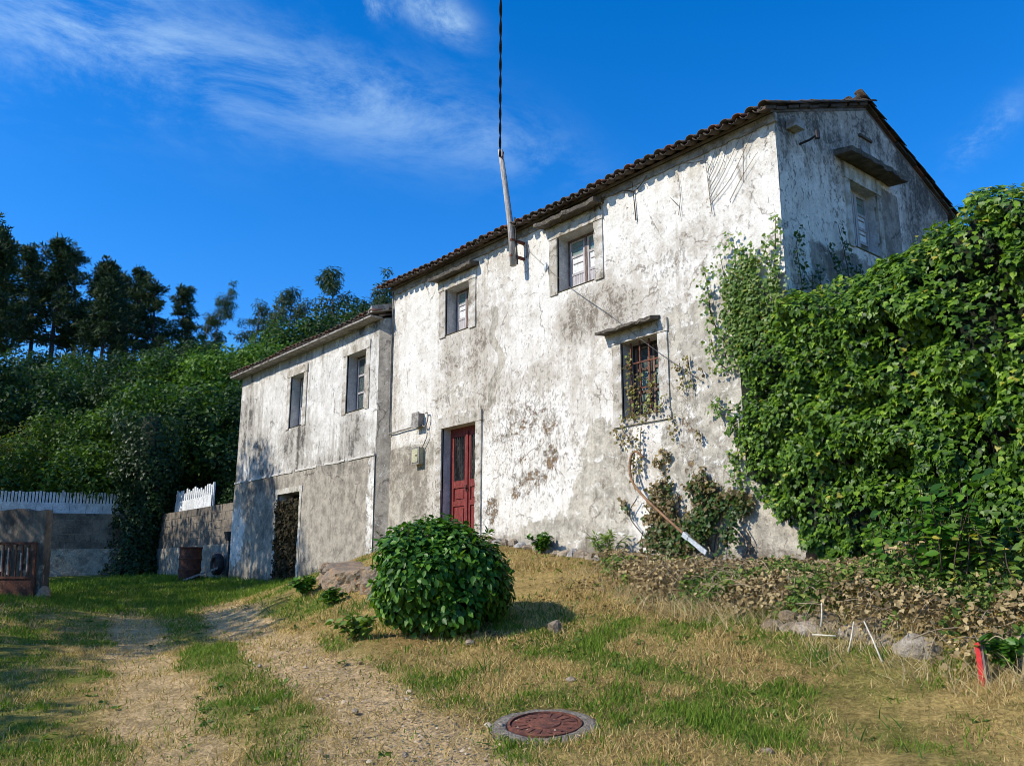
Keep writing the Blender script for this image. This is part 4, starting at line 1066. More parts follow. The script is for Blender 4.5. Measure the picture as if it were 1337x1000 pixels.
for i in range(nu):
    a = i * (nv + 1) + nv; b = a + nv + 1; F.append((a, b, o_ + b, o_ + a))
mk('slab', V, F, M['stained_shaded'], gw_)
V, F = rock((-20.0, -5.75, gz(-20, -5.75) + .1), .2, .16, .2, 55); mk('foot_stone', V, F, M['orange'], gw_)

gate = empty('rusty_gate', (-21.0, -6.5, 1.2), 'rusty iron gate with peeling bars leaning on the concrete stub', 'gate')
def QH(u, v, w): return QG(L - 1.36 + u, v, .10 + w)
zb = 1.18
for a, b, c, e_ in ((.0, .05, zb, 2.36), (1.22, 1.27, zb, 2.36)): MB().pbox(QH, a, b, c, e_, -.02, .03).build('upright', M['rustdeep'], gate)
for v in (zb + .02, 1.62, 2.31): MB().pbox(QH, .05, 1.22, v, v + .05, -.015, .025).build('rail', M['rustdeep'], gate)
MB().pbox(QH, .05, 1.22, zb + .07, 1.62, .0, .006).build('sheet', M['rustdeep'], gate)
for i in range(8): MB().pbox(QH, .12 + i * .14, .15 + i * .14, 1.67, 2.31, -.006, .014).build('bar', M['rustdeep'], gate)
for i in range(8):
    a = .075 + i * .14
    if i in (2, 5): continue
    MB().pbox(QH, a, a + .06 + .02 * rr.random(), 1.67 + .12 * rr.random(), 2.30 - .2 * rr.random(), -.012, -.008).build('peeling_slat', M['mast'], gate)

# rusty barrel
bx_, by_ = -25.5, -.85; bz = gz(bx_, by_)
bar = empty('oil_barrel', (bx_, by_, bz), 'rusty steel barrel standing against the block wall', 'barrel')
prof = []
for i in range(15):
    z = .92 * i / 14; prof.append((.30 + (.014 if i in (4, 5, 9, 10) else 0) - .006 * rr.random(), z))
b_ = MB().lathe([(0.001, .0)] + prof + [(.312, .925), (.312, .94), (.29, .94), (.285, .80), (.001, .80)], (bx_, by_, bz - .02), 26)
b_.build('body', M['rustdeep'], bar, True)
for z in (.30, .61): MB().lathe([(.302, z - .025), (.326, z - .008), (.326, z + .012), (.302, z + .03)], (bx_, by_, bz - .02), 26).build('hoop', M['rust'], bar, True)
MB().lathe([(.30, .90), (.325, .91), (.325, .945), (.295, .945)], (bx_, by_, bz - .02), 26).build('rim', M['rust'], bar, True)
# wheel disc and boards beside it
ty = empty('old_wheel', (-24.78, -.42, gz(-24.78, -.42)), 'old black wheel propped upright between barrel and drainpipe', 'wheel')
tb = MB().lathe([(.19, -.09), (.26, -.10), (.30, -.07), (.31, .0), (.30, .07), (.26, .10), (.19, .09)], (-24.78, -.34, gz(-24.78, -.4) + .42), 26, 'y')
tb.build('tyre', M['rubber'], ty, True)
MB().lathe([(.19, -.085), (.18, -.05), (.08, -.03), (.001, -.03)], (-24.78, -.34, gz(-24.78, -.4) + .42), 22, 'y').build('rim', M['iron'], ty, True)
pk = MB(); z = gz(-24.9, -.9)
pk.hexa([(-25.15, -1.15, z - .02), (-24.95, -1.2, z - .02), (-24.35, -.48, z + .32), (-24.55, -.44, z + .32), (-25.15, -1.15, z + .03), (-24.95, -1.2, z + .03), (-24.35, -.48, z + .37), (-24.55, -.44, z + .37)])
tag(pk.build('leaning_board', M['wood']), 'grey board leaning beside the barrel at the wing corner', 'board')
dp = empty('drainpipe', (-24.28, -.25, 1.6), 'short black drainpipe with hopper at the wing corner', 'drainpipe')
MB().tube([(-24.30, -.22, 1.55), (-24.30, -.20, 2.0), (-24.31, -.19, 2.72)], .045, 10).build('pipe', M['rubber'], dp, True)
MB().hexa([(-24.37, -.29, 2.68), (-24.23, -.29, 2.68), (-24.23, -.15, 2.68), (-24.37, -.15, 2.68), (-24.43, -.35, 2.93), (-24.19, -.35, 2.93), (-24.19, -.1, 2.93), (-24.43, -.1, 2.93)]).build('hopper', M['rubber'], dp)
# ------------------------------------------------------------------ foliage tools
IVY_T = (np.array([(0, 0, 0), (-.46, .16, .03), (-.40, .48, -.02), (-.17, .62, .02), (0, 1.0, -.05), (.17, .62, .02), (.40, .48, -.02), (.46, .16, .03), (0, .42, -.05)]),
         np.array([(8, 0, 1), (8, 1, 2), (8, 2, 3), (8, 3, 4), (8, 4, 5), (8, 5, 6), (8, 6, 7), (8, 7, 0)]))
OVAL_T = (np.array([(0, 0, 0), (-.26, .26, .05), (-.31, .55, .05), (-.16, .84, .0), (0, 1.06, -.07), (.16, .84, 0), (.31, .55, .05), (.26, .26, .05), (0, .5, -.03)]),
          np.array([(8, 0, 1), (8, 1, 2), (8, 2, 3), (8, 3, 4), (8, 4, 5), (8, 5, 6), (8, 6, 7), (8, 7, 0)]))
DIAM_T = (np.array([(0, 0, 0), (-.30, .48, .05), (0, 1.0, -.04), (.30, .48, .05)]), np.array([(0, 1, 2), (0, 2, 3)]))
NEED_T = (np.array([(0, 0, 0), (-.07, .6, .01), (0, 1.0, 0), (.07, .6, .01)]), np.array([(0, 1, 2), (0, 2, 3)]))
LONG_T = (np.array([(0, 0, 0), (-.12, .45, .03), (0, 1.0, -.05), (.12, .45, .03)]), np.array([(0, 1, 2), (0, 2, 3)]))
BLADE_T = (np.array([(-.5, 0, 0), (.5, 0, 0), (.34, .55, .10), (-.34, .55, .10), (0, 1.0, .34)]), np.array([(0, 1, 2), (0, 2, 3), (3, 2, 4)]))

def unit(v): return v / (np.linalg.norm(v, axis=-1, keepdims=True) + 1e-9)

def frames(nrm, tip):
    n = unit(nrm); l = unit(tip - n * (tip * n).sum(-1, keepdims=True)); x = np.cross(l, n)
    return x, l, n

def instance(T, pos, nrm, tip, size, cols, wid=None):
    """many leaves as one mesh: vertices, triangles, colours"""
    tv, tf = T; x, l, n = frames(nrm, tip); N = len(pos); k = len(tv)
    size = np.broadcast_to(np.asarray(size, float), (N,)); wid = size if wid is None else np.broadcast_to(np.asarray(wid, float), (N,))
    V = pos[:, None] + (wid[:, None] * tv[None, :, 0])[..., None] * x[:, None] + (size[:, None] * tv[None, :, 1])[..., None] * l[:, None] + (size[:, None] * tv[None, :, 2])[..., None] * n[:, None]
    F = (tf[None] + (np.arange(N) * k)[:, None, None]).reshape(-1, 3)
    return V.reshape(-1, 3), F, np.repeat(cols, k, 0)

def lerp_cols(t, stops):
    t = np.clip(t, 0, max(1, stops[-1][0])); xs = [s[0] for s in stops]; cs = np.array([s[1] for s in stops])
    return np.stack([np.interp(t, xs, cs[:, i]) for i in range(3)], -1)

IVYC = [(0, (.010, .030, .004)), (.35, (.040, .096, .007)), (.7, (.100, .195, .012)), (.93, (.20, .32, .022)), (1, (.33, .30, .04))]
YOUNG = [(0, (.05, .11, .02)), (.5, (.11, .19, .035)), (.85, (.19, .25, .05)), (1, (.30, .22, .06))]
DEADC = [(0, (.06, .038, .02)), (.4, (.17, .11, .055)), (.75, (.30, .21, .10)), (.93, (.42, .31, .16)), (1, (.10, .13, .03))]
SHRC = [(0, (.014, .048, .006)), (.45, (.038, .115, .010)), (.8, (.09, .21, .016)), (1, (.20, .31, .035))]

def leaf_parts(name, T, pos, nrm, tip, size, t, stops, mat, parent, nvar=6):
    """the leaves that show largest, each an object of its own over shared meshes"""
    order = np.argsort(t); meshes = []
    for q in range(nvar):
        c = lerp_cols(np.array([(q + .5) / nvar]), stops)
        meshes.append(mesh_data(name, T[0], T[1], mat, False, {'col': np.repeat(c, len(T[0]), 0)}))
    x, l, n = frames(nrm, tip); rl = root_loc(parent)
    for i in range(len(pos)):
        o = bpy.data.objects.new(name, meshes[min(nvar - 1, int(t[i] * nvar))]); col.objects.link(o); o.parent = parent
        s = float(size[i]); p = pos[i] - rl
        o.matrix_local = Matrix(((x[i, 0] * s, l[i, 0] * s, n[i, 0] * s, p[0]), (x[i, 1] * s, l[i, 1] * s, n[i, 1] * s, p[1]), (x[i, 2] * s, l[i, 2] * s, n[i, 2] * s, p[2]), (0, 0, 0, 1)))

CAM = np.array((0, -10, 1.6))

# ------------------------------------------------------------------ the ivy mass
ivy = empty('ivy_thicket', (-4.3, -.6, 1.5), 'tall dense mass of glossy green ivy swallowing the house corner', 'ivy')
YF = lambda x: np.interp(x, [-7.4, -6.9, -6.3, -5.8, -5, -4, -3, -1.4], [-.08, -.16, -.34, -.58, -.92, -1.2, -1.35, -1.35])
ZT = lambda x: np.interp(x, [-7.4, -7.1, -6.6, -6.0, -5.5, -5, -4.5, -4.1, -3.7, -3.35, -3.05, -2.75, -2.2, -1.4, 0, .9], [4.6, 5.0, 5.42, 5.36, 5.26, 5.20, 5.24, 5.34, 5.44, 5.58, 5.60, 5.44, 5.3, 5.15, 5.0, 4.3])
ZB = lambda x: np.interp(x, [-7.4, -7.0, -6.5, -6.0, -5.75, -5.5, -5.3, -4.7, -1.4], [3.3, 2.85, 2.58, 2.25, 1.9, 1.5, 1.35, 1.28, 1.15])
def ivy_front(x, z):
    zt = ZT(x); d = zt - z
    rnd_ = .62 * np.clip(1 - d / .75, 0, 1) ** 2
    thick = sstep(-7.4, -6.0, x)
    b = (fbm(x * 1.35 + 4, z * 1.35, 41, 3) - .5) * .55 + (fbm(x * 4.0, z * 4.0, 43, 2) - .5) * .70
    foot = .30 * np.clip(1 - (z - 1.2) / 1.1, 0, 1) * sstep(-5.2, -4.4, x)
    return YF(x) + rnd_ - b * (.18 + .62 * thick) - foot
def ivy_top(x, y):
    return ZT(x) - .12 + .06 * y + (fbm(x * 1.6, y * 1.6, 47, 3) - .5) * .7

n = 100000
x = RNG.uniform(-7.4, .9, n); z = RNG.uniform(1.15, 5.6, n)
ragged = (fbm(x * 3.2, z * 3.2, 51, 3) - .5)
ok = (z < ZT(x) + ragged * .35) & (z > ZB(x) + ragged * .5) & (x > -7.2 + .9 * (fbm(z * 2.2, z * 0 + 3, 52, 3) - .5) + RNG.random(n) ** 3 * .4)
hole = fbm(x * 2.6, z * 2.6, 60, 3)
ok &= ~((hole < .38) & (RNG.random(n) < .8))
x, z = x[ok], z[ok]
dep = RNG.random(len(x)) ** 1.8 * .26
y = ivy_front(x, z) + dep - .05
e = .06
gxn = (ivy_front(x + e, z) - ivy_front(x - e, z)) / (2 * e); gzn = (ivy_front(x, z + e) - ivy_front(x, z - e)) / (2 * e)
nr = np.stack([gxn * .55, -np.ones_like(x), gzn * .55 + .45], -1) + RNG.normal(0, .42, (len(x), 3))
pos = np.stack([x, y, z], -1)
n2 = 22000
x2 = RNG.uniform(-6.1, .9, n2); y2 = RNG.uniform(-.9, 3.0, n2)
k2 = y2 > YF(x2) + .25
x2, y2 = x2[k2], y2[k2]
pos2 = np.stack([x2, y2, ivy_top(x2, y2) - RNG.random(len(x2)) ** 2 * .15], -1)
nr2 = np.stack([np.zeros_like(x2), -.35 * np.ones_like(x2), np.ones_like(x2)], -1) + RNG.normal(0, .45, (len(x2), 3))
# far end of the thicket
n3 = 9000; y3 = RNG.uniform(-1.2, 3.0, n3); z3 = RNG.uniform(1.2, 5.0, n3)
pos3 = np.stack([0.80 + .6 * (fbm(y3 * 1.5, z3 * 1.5, 62, 3) - .5), y3, z3], -1); nr3 = np.array((1, 0, .3)) + RNG.normal(0, .4, (n3, 3))
pos = np.r_[pos, pos2, pos3]; nr = np.r_[nr, nr2, nr3]; dep = np.r_[dep, np.zeros(len(pos2) + n3)]
tip = np.array((0, -.35, -1.0)) + RNG.normal(0, .38, pos.shape)
size = RNG.uniform(.042, .084, len(pos)) * (1.0 - .12 * (pos[:, 0] < -6))
t = RNG.beta(2.0, 2.2, len(pos)) * .95 + .08 * (dep < .05) - dep * 1.7 + .22 * (fbm(pos[:, 0] * 1.1, pos[:, 2] * 1.1, 66, 3) - .5) + .10 * sstep(4.2, 5.4, pos[:, 2]) + (RNG.random(len(pos)) < .012) * .5  # outer leaves lighter, deeper ones darker: foliage shade painted into the colour
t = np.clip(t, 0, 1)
dist = np.linalg.norm(pos - CAM, axis=1)
score = size / dist + (dep < .03) * .01 - (pos[:, 2] < 1.6) * .004
score[pos[:, 0] > -2.95 + .05 * (pos[:, 1] + 1)] = 0
big = np.argsort(-score)[:300]; rest = np.ones(len(pos), bool); rest[big] = False
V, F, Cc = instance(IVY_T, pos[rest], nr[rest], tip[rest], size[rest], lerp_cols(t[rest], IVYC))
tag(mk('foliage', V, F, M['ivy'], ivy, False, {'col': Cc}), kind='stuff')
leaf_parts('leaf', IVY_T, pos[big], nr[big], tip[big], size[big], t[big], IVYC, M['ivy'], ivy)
# inner body, its dark colour standing in for shade between the leaves
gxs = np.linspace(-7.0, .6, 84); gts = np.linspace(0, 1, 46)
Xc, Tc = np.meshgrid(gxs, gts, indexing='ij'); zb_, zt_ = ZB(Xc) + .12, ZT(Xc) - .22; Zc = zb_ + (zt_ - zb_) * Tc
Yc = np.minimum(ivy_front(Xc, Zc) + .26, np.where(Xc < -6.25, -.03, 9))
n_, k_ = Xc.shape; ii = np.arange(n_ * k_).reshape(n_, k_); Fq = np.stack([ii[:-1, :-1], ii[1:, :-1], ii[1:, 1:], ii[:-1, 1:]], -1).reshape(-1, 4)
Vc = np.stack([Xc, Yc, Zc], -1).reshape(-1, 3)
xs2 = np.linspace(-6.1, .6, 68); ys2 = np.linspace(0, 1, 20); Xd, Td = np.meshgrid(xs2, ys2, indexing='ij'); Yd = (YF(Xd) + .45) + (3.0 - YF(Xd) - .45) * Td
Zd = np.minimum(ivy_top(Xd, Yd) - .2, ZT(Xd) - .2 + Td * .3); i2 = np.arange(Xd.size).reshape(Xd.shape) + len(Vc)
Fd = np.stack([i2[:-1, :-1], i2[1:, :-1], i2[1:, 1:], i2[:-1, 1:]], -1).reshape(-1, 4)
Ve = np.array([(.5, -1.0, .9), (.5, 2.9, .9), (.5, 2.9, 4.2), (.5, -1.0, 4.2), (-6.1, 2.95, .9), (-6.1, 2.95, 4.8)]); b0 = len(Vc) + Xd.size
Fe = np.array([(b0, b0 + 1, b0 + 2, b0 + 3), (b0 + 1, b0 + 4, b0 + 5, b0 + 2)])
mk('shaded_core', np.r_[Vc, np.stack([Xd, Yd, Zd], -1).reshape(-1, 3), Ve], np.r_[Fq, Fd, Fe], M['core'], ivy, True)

# ------------------------------------------------------------------ climbing sprays: stems with leaves
def spray(name, label, paths, mat_leaf, stops, size, per_m, outward, parent=None, stem=.008, T=IVY_T, lay=.05, group=None, cat='climber', t_bias=0.0):
    root = parent or empty(name, tuple(paths[0][0]), label, cat, group)
    P_, N_, T_ = [], [], []
    sb = MB()
    for p in paths:
        s_ = spline(p, 6); sb.tube(s_, [stem * (1 - .6 * i / len(s_)) for i in range(len(s_))], 5, False)
        for a, b in zip(s_[:-1], s_[1:]):
            L_ = np.linalg.norm(b - a); m = RNG.poisson(L_ * per_m)
            for _ in range(m):
                q = a + (b - a) * RNG.random(); side = np.array(RNG.normal(0, lay, 3)); side -= outward * (side @ outward); q = q + side + outward * (.015 + .06 * RNG.random())
                P_.append(q); N_.append(outward + RNG.normal(0, .5, 3) + np.array((0, 0, .3))); T_.append(np.array((0, 0, -1.0)) + RNG.normal(0, .6, 3))
    sb.build('stem', M['stem'], root, True)
    if P_:
        P_, N_, T_ = map(np.array, (P_, N_, T_)); t = np.clip(RNG.beta(2, 2, len(P_)) + t_bias, 0, 1)
        V, F, Cc = instance(T, P_, N_, T_, RNG.uniform(.6, 1.2, len(P_)) * size, lerp_cols(t, stops))
        tag(mk('foliage', V, F, mat_leaf, root, False, {'col': Cc}), kind='stuff')
    return root
OF = np.array((0, -1.0, 0)); OG = np.array((1.0, 0, 0))
rp_ = random.Random(3)
paths = []
for i in range(30):
    x0 = rp_.uniform(-7.1, -6.3); z0 = rp_.uniform(4.5, 5.3); h = rp_.uniform(.25, .9) * (1.35 if x0 < -6.7 or x0 > -6.45 else .8)
    p = [(x0, -.08, z0)]
    for k in range(1, 4): p.append((p[-1][0] + rp_.uniform(-.14, .12), -.06 - .05 * rp_.random(), z0 + h * k / 3))
    paths.append(p)
paths += [[(-6.3, -.08, 5.2), (-6.32, -.07, 5.7), (-6.27, -.08, 6.1), (-6.25, -.06, 6.5)], [(-7.2, -.08, 4.9), (-7.4, -.07, 5.3), (-7.45, -.06, 5.7), (-7.5, -.05, 6.05)], [(-7.1, -.08, 5.0), (-7.05, -.06, 5.6), (-6.95, -.05, 6.1), (-6.98, -.05, 6.4)],
          [(-7.2, -.08, 4.5), (-7.38, -.06, 4.7), (-7.45, -.05, 5.0)], [(-7.1, -.06, 3.9), (-7.3, -.06, 3.95), (-7.42, -.05, 4.1)], [(-7.0, -.06, 3.4), (-7.15, -.05, 3.2), (-7.2, -.05, 2.9)], [(-7.0, -.06, 3.6), (-7.1, -.06, 3.3), (-7.05, -.06, 2.7)]]
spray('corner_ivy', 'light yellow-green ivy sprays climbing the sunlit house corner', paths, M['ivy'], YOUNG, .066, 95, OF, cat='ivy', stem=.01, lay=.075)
paths = [[(X1 + .05, .35, 5.0), (X1 + .05, .30, 5.6), (X1 + .05, .25, 6.1), (X1 + .05, .35, 6.35)], [(X1 + .05, .9, 5.0), (X1 + .05, .8, 5.6), (X1 + .05, .75, 5.9)], [(X1 + .05, 1.5, 5.2), (X1 + .05, 1.45, 5.7), (X1 + .05, 1.2, 6.1), (X1 + .05, 1.05, 6.35)],
         [(X1 + .05, 1.5, 5.3), (X1 + .05, 1.6, 5.9), (X1 + .05, 1.5, 6.5), (X1 + .05, 1.42, 6.75)], [(X1 + .05, 1.6, 5.3), (X1 + .05, 1.8, 5.8), (X1 + .05, 1.85, 6.2)], [(X1 + .05, .6, 4.9), (X1 + .05, .55, 5.4), (X1 + .05, .6, 5.8)], [(X1 + .05, 1.1, 5.0), (X1 + .05, 1.2, 5.5), (X1 + .05, 1.35, 5.8)]]
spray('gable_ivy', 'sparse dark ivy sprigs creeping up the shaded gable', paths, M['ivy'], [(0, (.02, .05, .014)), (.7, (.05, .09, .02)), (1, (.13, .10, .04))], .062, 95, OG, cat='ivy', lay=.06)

# dead vine stems under the eave
paths = [[(-7.32, -.04, 6.9), (-7.36, -.04, 7.4), (-7.40, -.05, 7.9), (-7.42, -.12, 8.02)], [(-7.36, -.04, 7.15), (-7.05, -.04, 7.5), (-6.75, -.05, 7.9)], [(-7.36, -.04, 7.3), (-7.1, -.04, 7.6), (-6.95, -.05, 7.95)], [(-7.37, -.04, 7.45), (-7.18, -.04, 7.7), (-7.05, -.05, 7.95)],
         [(-7.37, -.04, 7.58), (-7.25, -.04, 7.78), (-7.15, -.05, 7.98)], [(-7.35, -.04, 7.05), (-6.95, -.04, 7.35), (-6.6, -.05, 7.8), (-6.5, -.05, 7.95)], [(-7.0, -.04, 7.0), (-6.75, -.04, 7.3), (-6.5, -.04, 7.55)], [(-7.4, -.05, 7.8), (-7.65, -.04, 7.86), (-7.85, -.05, 7.95)], [(-6.75, -.04, 7.2), (-6.72, -.04, 7.6), (-6.7, -.05, 7.9)]]
spray('dead_vine', 'bare dark vine stems fanned under the eave near the house corner', paths, M['deadleaf'], DEADC, .03, 3, OF, stem=.0055, cat='vine')
spray('dead_vine', 'single bare vine hanging from the eave midway to the upper window', [[(-8.82, -.04, 7.3), (-8.85, -.04, 7.7), (-8.86, -.06, 8.0)], [(-8.86, -.05, 7.8), (-8.7, -.05, 7.86), (-8.55, -.05, 7.98)], [(-8.86, -.05, 7.82), (-9.05, -.05, 7.9), (-9.3, -.05, 7.92)]], M['deadleaf'], DEADC, .03, 4, OF, stem=.012, cat='vine')
spray('dead_vine', 'tuft of dead vine under the eave beside the larger upper window', [[(-9.75, -.05, 7.78), (-9.65, -.1, 7.9), (-9.6, -.15, 8.02)], [(-9.6, -.05, 7.76), (-9.62, -.1, 7.9), (-9.7, -.15, 8.05)], [(-9.5, -.05, 7.95), (-9.65, -.08, 7.88), (-9.85, -.08, 7.95)]], M['deadleaf'], DEADC, .03, 6, OF, stem=.014, cat='vine')
spray('dead_vine', 'faint dead vine halfway between corner vines and eave vine', [[(-7.95, -.035, 7.1), (-7.9, -.035, 7.4), (-7.92, -.035, 7.7)], [(-7.95, -.035, 7.25), (-8.1, -.035, 7.45)]], M['deadleaf'], DEADC, .03, 3, OF, stem=.006, cat='vine')

# creepers round the barred window and below it
spray('window_creeper', 'thin brown creeper growing through the window grille', [[(-9.12, -.0, 4.12), (-9.1, .03, 4.6), (-9.14, .05, 5.15)], [(-8.95, .03, 4.1), (-8.98, .05, 4.5), (-8.86, .04, 4.8)], [(-8.75, .03, 4.1), (-8.7, .05, 4.5), (-8.6, .04, 4.7)], [(-9.2, -.03, 4.1), (-8.9, -.05, 4.08), (-8.5, -.05, 4.12)], [(-8.5, -.05, 4.12), (-8.4, -.05, 4.2), (-8.36, -.05, 4.32)]],
      M['ivy'], [(0, (.10, .07, .03)), (.6, (.20, .17, .05)), (1, (.22, .30, .06))], .06, 55, OF, stem=.006, lay=.04)
paths = [[(-9.4, -.05, 3.9), (-9.3, -.05, 3.75), (-9.05, -.05, 3.6)], [(-8.85, -.05, 3.9), (-8.88, -.05, 3.6), (-8.84, -.06, 3.2)], [(-8.3, -.05, 4.0), (-8.2, -.05, 3.9), (-8.22, -.05, 3.7)], [(-8.05, -.05, 4.75), (-8.0, -.05, 4.5), (-8.0, -.05, 4.3)], [(-7.9, -.05, 4.85), (-7.86, -.05, 4.55), (-7.88, -.05, 4.35)], [(-7.65, -.05, 4.6), (-7.6, -.05, 4.45)],
         [(-7.75, -.05, 3.7), (-7.72, -.05, 3.5)], [(-9.0, -.05, 3.5), (-9.05, -.05, 3.2), (-9.0, -.05, 2.9)], [(-9.3, -.05, 4.0), (-9.15, -.05, 3.8), (-8.9, -.05, 3.7)]]
spray('wall_creeper', 'scattered withered creeper strands below and beside the barred window', paths, M['deadleaf'], [(0, (.09, .07, .03)), (.5, (.20, .16, .06)), (1, (.16, .22, .05))], .06, 45, OF, stem=.007, lay=.03)

# withered ivy blanket over the foot of the wall
def blanket(name, label, n, region, zfun, stops, size, mat, nrm, T=IVY_T, cat='ivy', jit=.55):
    root = empty(name, (region[4], region[5], region[6]), label, cat)
    a = RNG.uniform(region[0], region[1], n); b = RNG.uniform(region[2], region[3], n)
    p, keep, t = zfun(a, b)
    p, t = p[keep], t[keep]
    nr = np.array(nrm) + RNG.normal(0, jit, p.shape); tp = np.array((0, -.3, -1.0)) + RNG.normal(0, .7, p.shape)
    V, F, Cc = instance(T, p, nr, tp, RNG.uniform(.45, 1.45, len(p)) * size, lerp_cols(t, stops))
    tag(mk('foliage', V, F, mat, root, False, {'col': Cc}), kind='stuff')
    return root
def wall_patch(a, b):
    nn = fbm(a * 1.6, b * 1.6, 81, 4); e_ = (nn - .5) * 1.5
    m = blob(a + e_ * .4, b + e_ * .3, -8.05, 2.35, 1.25, 1.05) + .9 * blob(a + e_ * .3, b, -7.1, 2.3, .35, .9) + .6 * blob(a, b, -8.8, 3.0, .3, .6)
    keep = RNG.random(len(a)) < np.clip(m * 1.5 - 1.05 + (fbm(a * 2.6, b * 2.6, 83, 3) - .5) * 5.0, 0, 1)
    p = np.stack([a, -.03 - RNG.random(len(a)) ** 2 * .16 - .28 * sstep(2.7, 1.8, b), b], -1)
    t = np.clip(RNG.beta(2, 2, len(a)) * .62 + .7 * (nn - .5) + .30 * sstep(2.2, 2.9, b), 0, 1)
    return p, keep, t
bl = blanket('withered_ivy', 'half-withered ivy clinging to the wall foot around the rusty bar', 17000, (-9.3, -6.8, 1.5, 3.5, -8, -.2, 1.8), wall_patch,
        [(0, (.02, .05, .010)), (.38, (.05, .10, .016)), (.50, (.13, .095, .04)), (.78, (.25, .185, .09)), (1, (.40, .31, .16))], .058, M['ivy'], (0, -1, .35))
sb = MB()
for i in range(26):
    x0 = rp_.uniform(-9.0, -7.0); z0 = rp_.uniform(1.8, 3.0); sb.tube(spline([(x0, -.08, z0), (x0 + rp_.uniform(-.2, .2), -.10, z0 - .25), (x0 + rp_.uniform(-.3, .3), -.16, z0 - .6)], 4), .008, 5, False)
sb.build('stem', M['stem'], bl, True)

def heap(a, b):
    nn = fbm(a * 1.3, b * 1.3, 91, 4); e_ = (nn - .5)
    cx_ = np.interp(a, [-9, -8, -7, -6, -5, -4, -3, -1.5], [-.6, -.9, -1.25, -1.5, -1.75, -2.05, -2.25, -2.35])
    wdt = np.interp(a, [-9, -8, -7, -6, -4, -1.5], [.35, .75, 1.0, 1.15, .85, .7])
    m = 1 - sstep(.55, 1.0, np.abs(b - cx_ + e_ * .5) / wdt)
    keep = RNG.random(len(a)) < m * 1.1
    z = terrain(a, b) + RNG.random(len(a)) * .10 + .24 * m * (.35 + nn) * RNG.random(len(a)) ** .5
    # hangs over the low wall
    z = z + .16 * sstep(-5.0, -4.2, a) * m
    p = np.stack([a, b, z], -1)
    t = RNG.beta(2, 2, len(a)) * .8 + .25 * (nn - .5) + .0
    grn = (fbm(a * 1.9, b * 1.9, 97, 3) > np.interp(a, [-9, -6.2, -5, -3.5, -1.5], [.60, .58, .50, .40, .34])) & (RNG.random(len(a)) < .85)
    t = np.where(grn, 1.2 + RNG.random(len(a)), np.clip(t, 0, 1))
    return p, keep, t
HEAPC = [(0, (.09, .065, .03)), (.35, (.26, .19, .09)), (.7, (.46, .36, .18)), (1.0, (.60, .50, .29)), (1.19, (.40, .30, .15)), (1.2, (.05, .10, .02)), (1.8, (.10, .17, .03)), (2.2, (.21, .24, .05))]
hp = blanket('dead_ivy_heap', 'bank of brown cut-down ivy litter sloping from wall to low stones', 82000, (-9.2, .9, -3.2, 0, -6, -1.6, 1.4), heap, HEAPC, .044, M['deadleaf'], (0, -.5, 1.0), jit=.95)
sb = MB()
for i in range(420):
    x0 = rp_.uniform(-8.2, -2.0); y0 = float(np.interp(x0, [-9, -8, -7, -6, -5, -4, -3, -1.5], [-.6, -.9, -1.25, -1.5, -1.75, -2.05, -2.25, -2.35])) + rp_.uniform(-.75, .55); z0 = gz(x0, y0) + .15 + .1 * rp_.random()
    a_ = rp_.uniform(0, 6.28); l_ = rp_.uniform(.15, .4)
    sb.tube(spline([(x0, y0, z0), (x0 + l_ * .5 * math.cos(a_), y0 + l_ * .5 * math.sin(a_), z0 + rp_.uniform(-.02, .1)), (x0 + l_ * math.cos(a_), y0 + l_ * math.sin(a_), z0 + rp_.uniform(-.12, .06))], 3), rp_.uniform(.002, .005), 4, False)
sb.build('stem', M['drystem'], hp, True)

# shoots with larger leaves in front of the thicket
def shoots(name, label, base, cnt, h, size, stops, spread_, T=OVAL_T):
    root = empty(name, base, label, 'shrub')
    P_, N_, T_ = [], [], []; sb = MB()
    for i in range(cnt):
        a = RNG.uniform(0, 6.28); b = np.array(base) + np.array((math.cos(a), math.sin(a) * .5, 0)) * spread_ * RNG.random() ** .6
        hh = h * RNG.uniform(.55, 1.0); tp = b + np.array((RNG.normal(0, .18), RNG.normal(-.12, .12), hh)); mid_ = (b + tp) / 2 + RNG.normal(0, .04, 3)
        s_ = spline([b, mid_, tp], 5); sb.tube(s_, [.008 * (1 - .6 * k / len(s_)) for k in range(len(s_))], 5, False)
        for k in range(2, len(s_)):
            for sgn in (-1, 1):
                q = s_[k]; ang_ = RNG.uniform(0, 6.28); out_ = np.array((math.cos(ang_), math.sin(ang_), .1))
                P_.append(q); T_.append(out_ + np.array((0, 0, RNG.uniform(-.3, .5)))); N_.append(np.array((0, -.3, 1.0)) + RNG.normal(0, .35, 3))
    sb.build('stem', M['stem'], root, True)
    P_, N_, T_ = map(np.array, (P_, N_, T_)); t = RNG.beta(2, 2, len(P_))
    V, F, Cc = instance(T, P_, N_, T_, RNG.uniform(.7, 1.2, len(P_)) * size, lerp_cols(t, stops))
    tag(mk('foliage', V, F, M['shrub'], root, False, {'col': Cc}), kind='stuff')
    return root
shoots('laurel_shoots', 'leafy shoots with long leaves in front of the ivy foot', (-3.75, -2.0, gz(-3.75, -2.0) + .1), 26, 1.0, .12, SHRC, .65)
shoots('yellowing_shoots', 'yellow-spotted young shoots above the red marker post', (-3.0, -2.15, gz(-3.0, -2.15) + .1), 18, .75, .09, [(0, (.05, .12, .02)), (.6, (.12, .2, .03)), (.85, (.35, .32, .05)), (1, (.5, .38, .06))], .55)

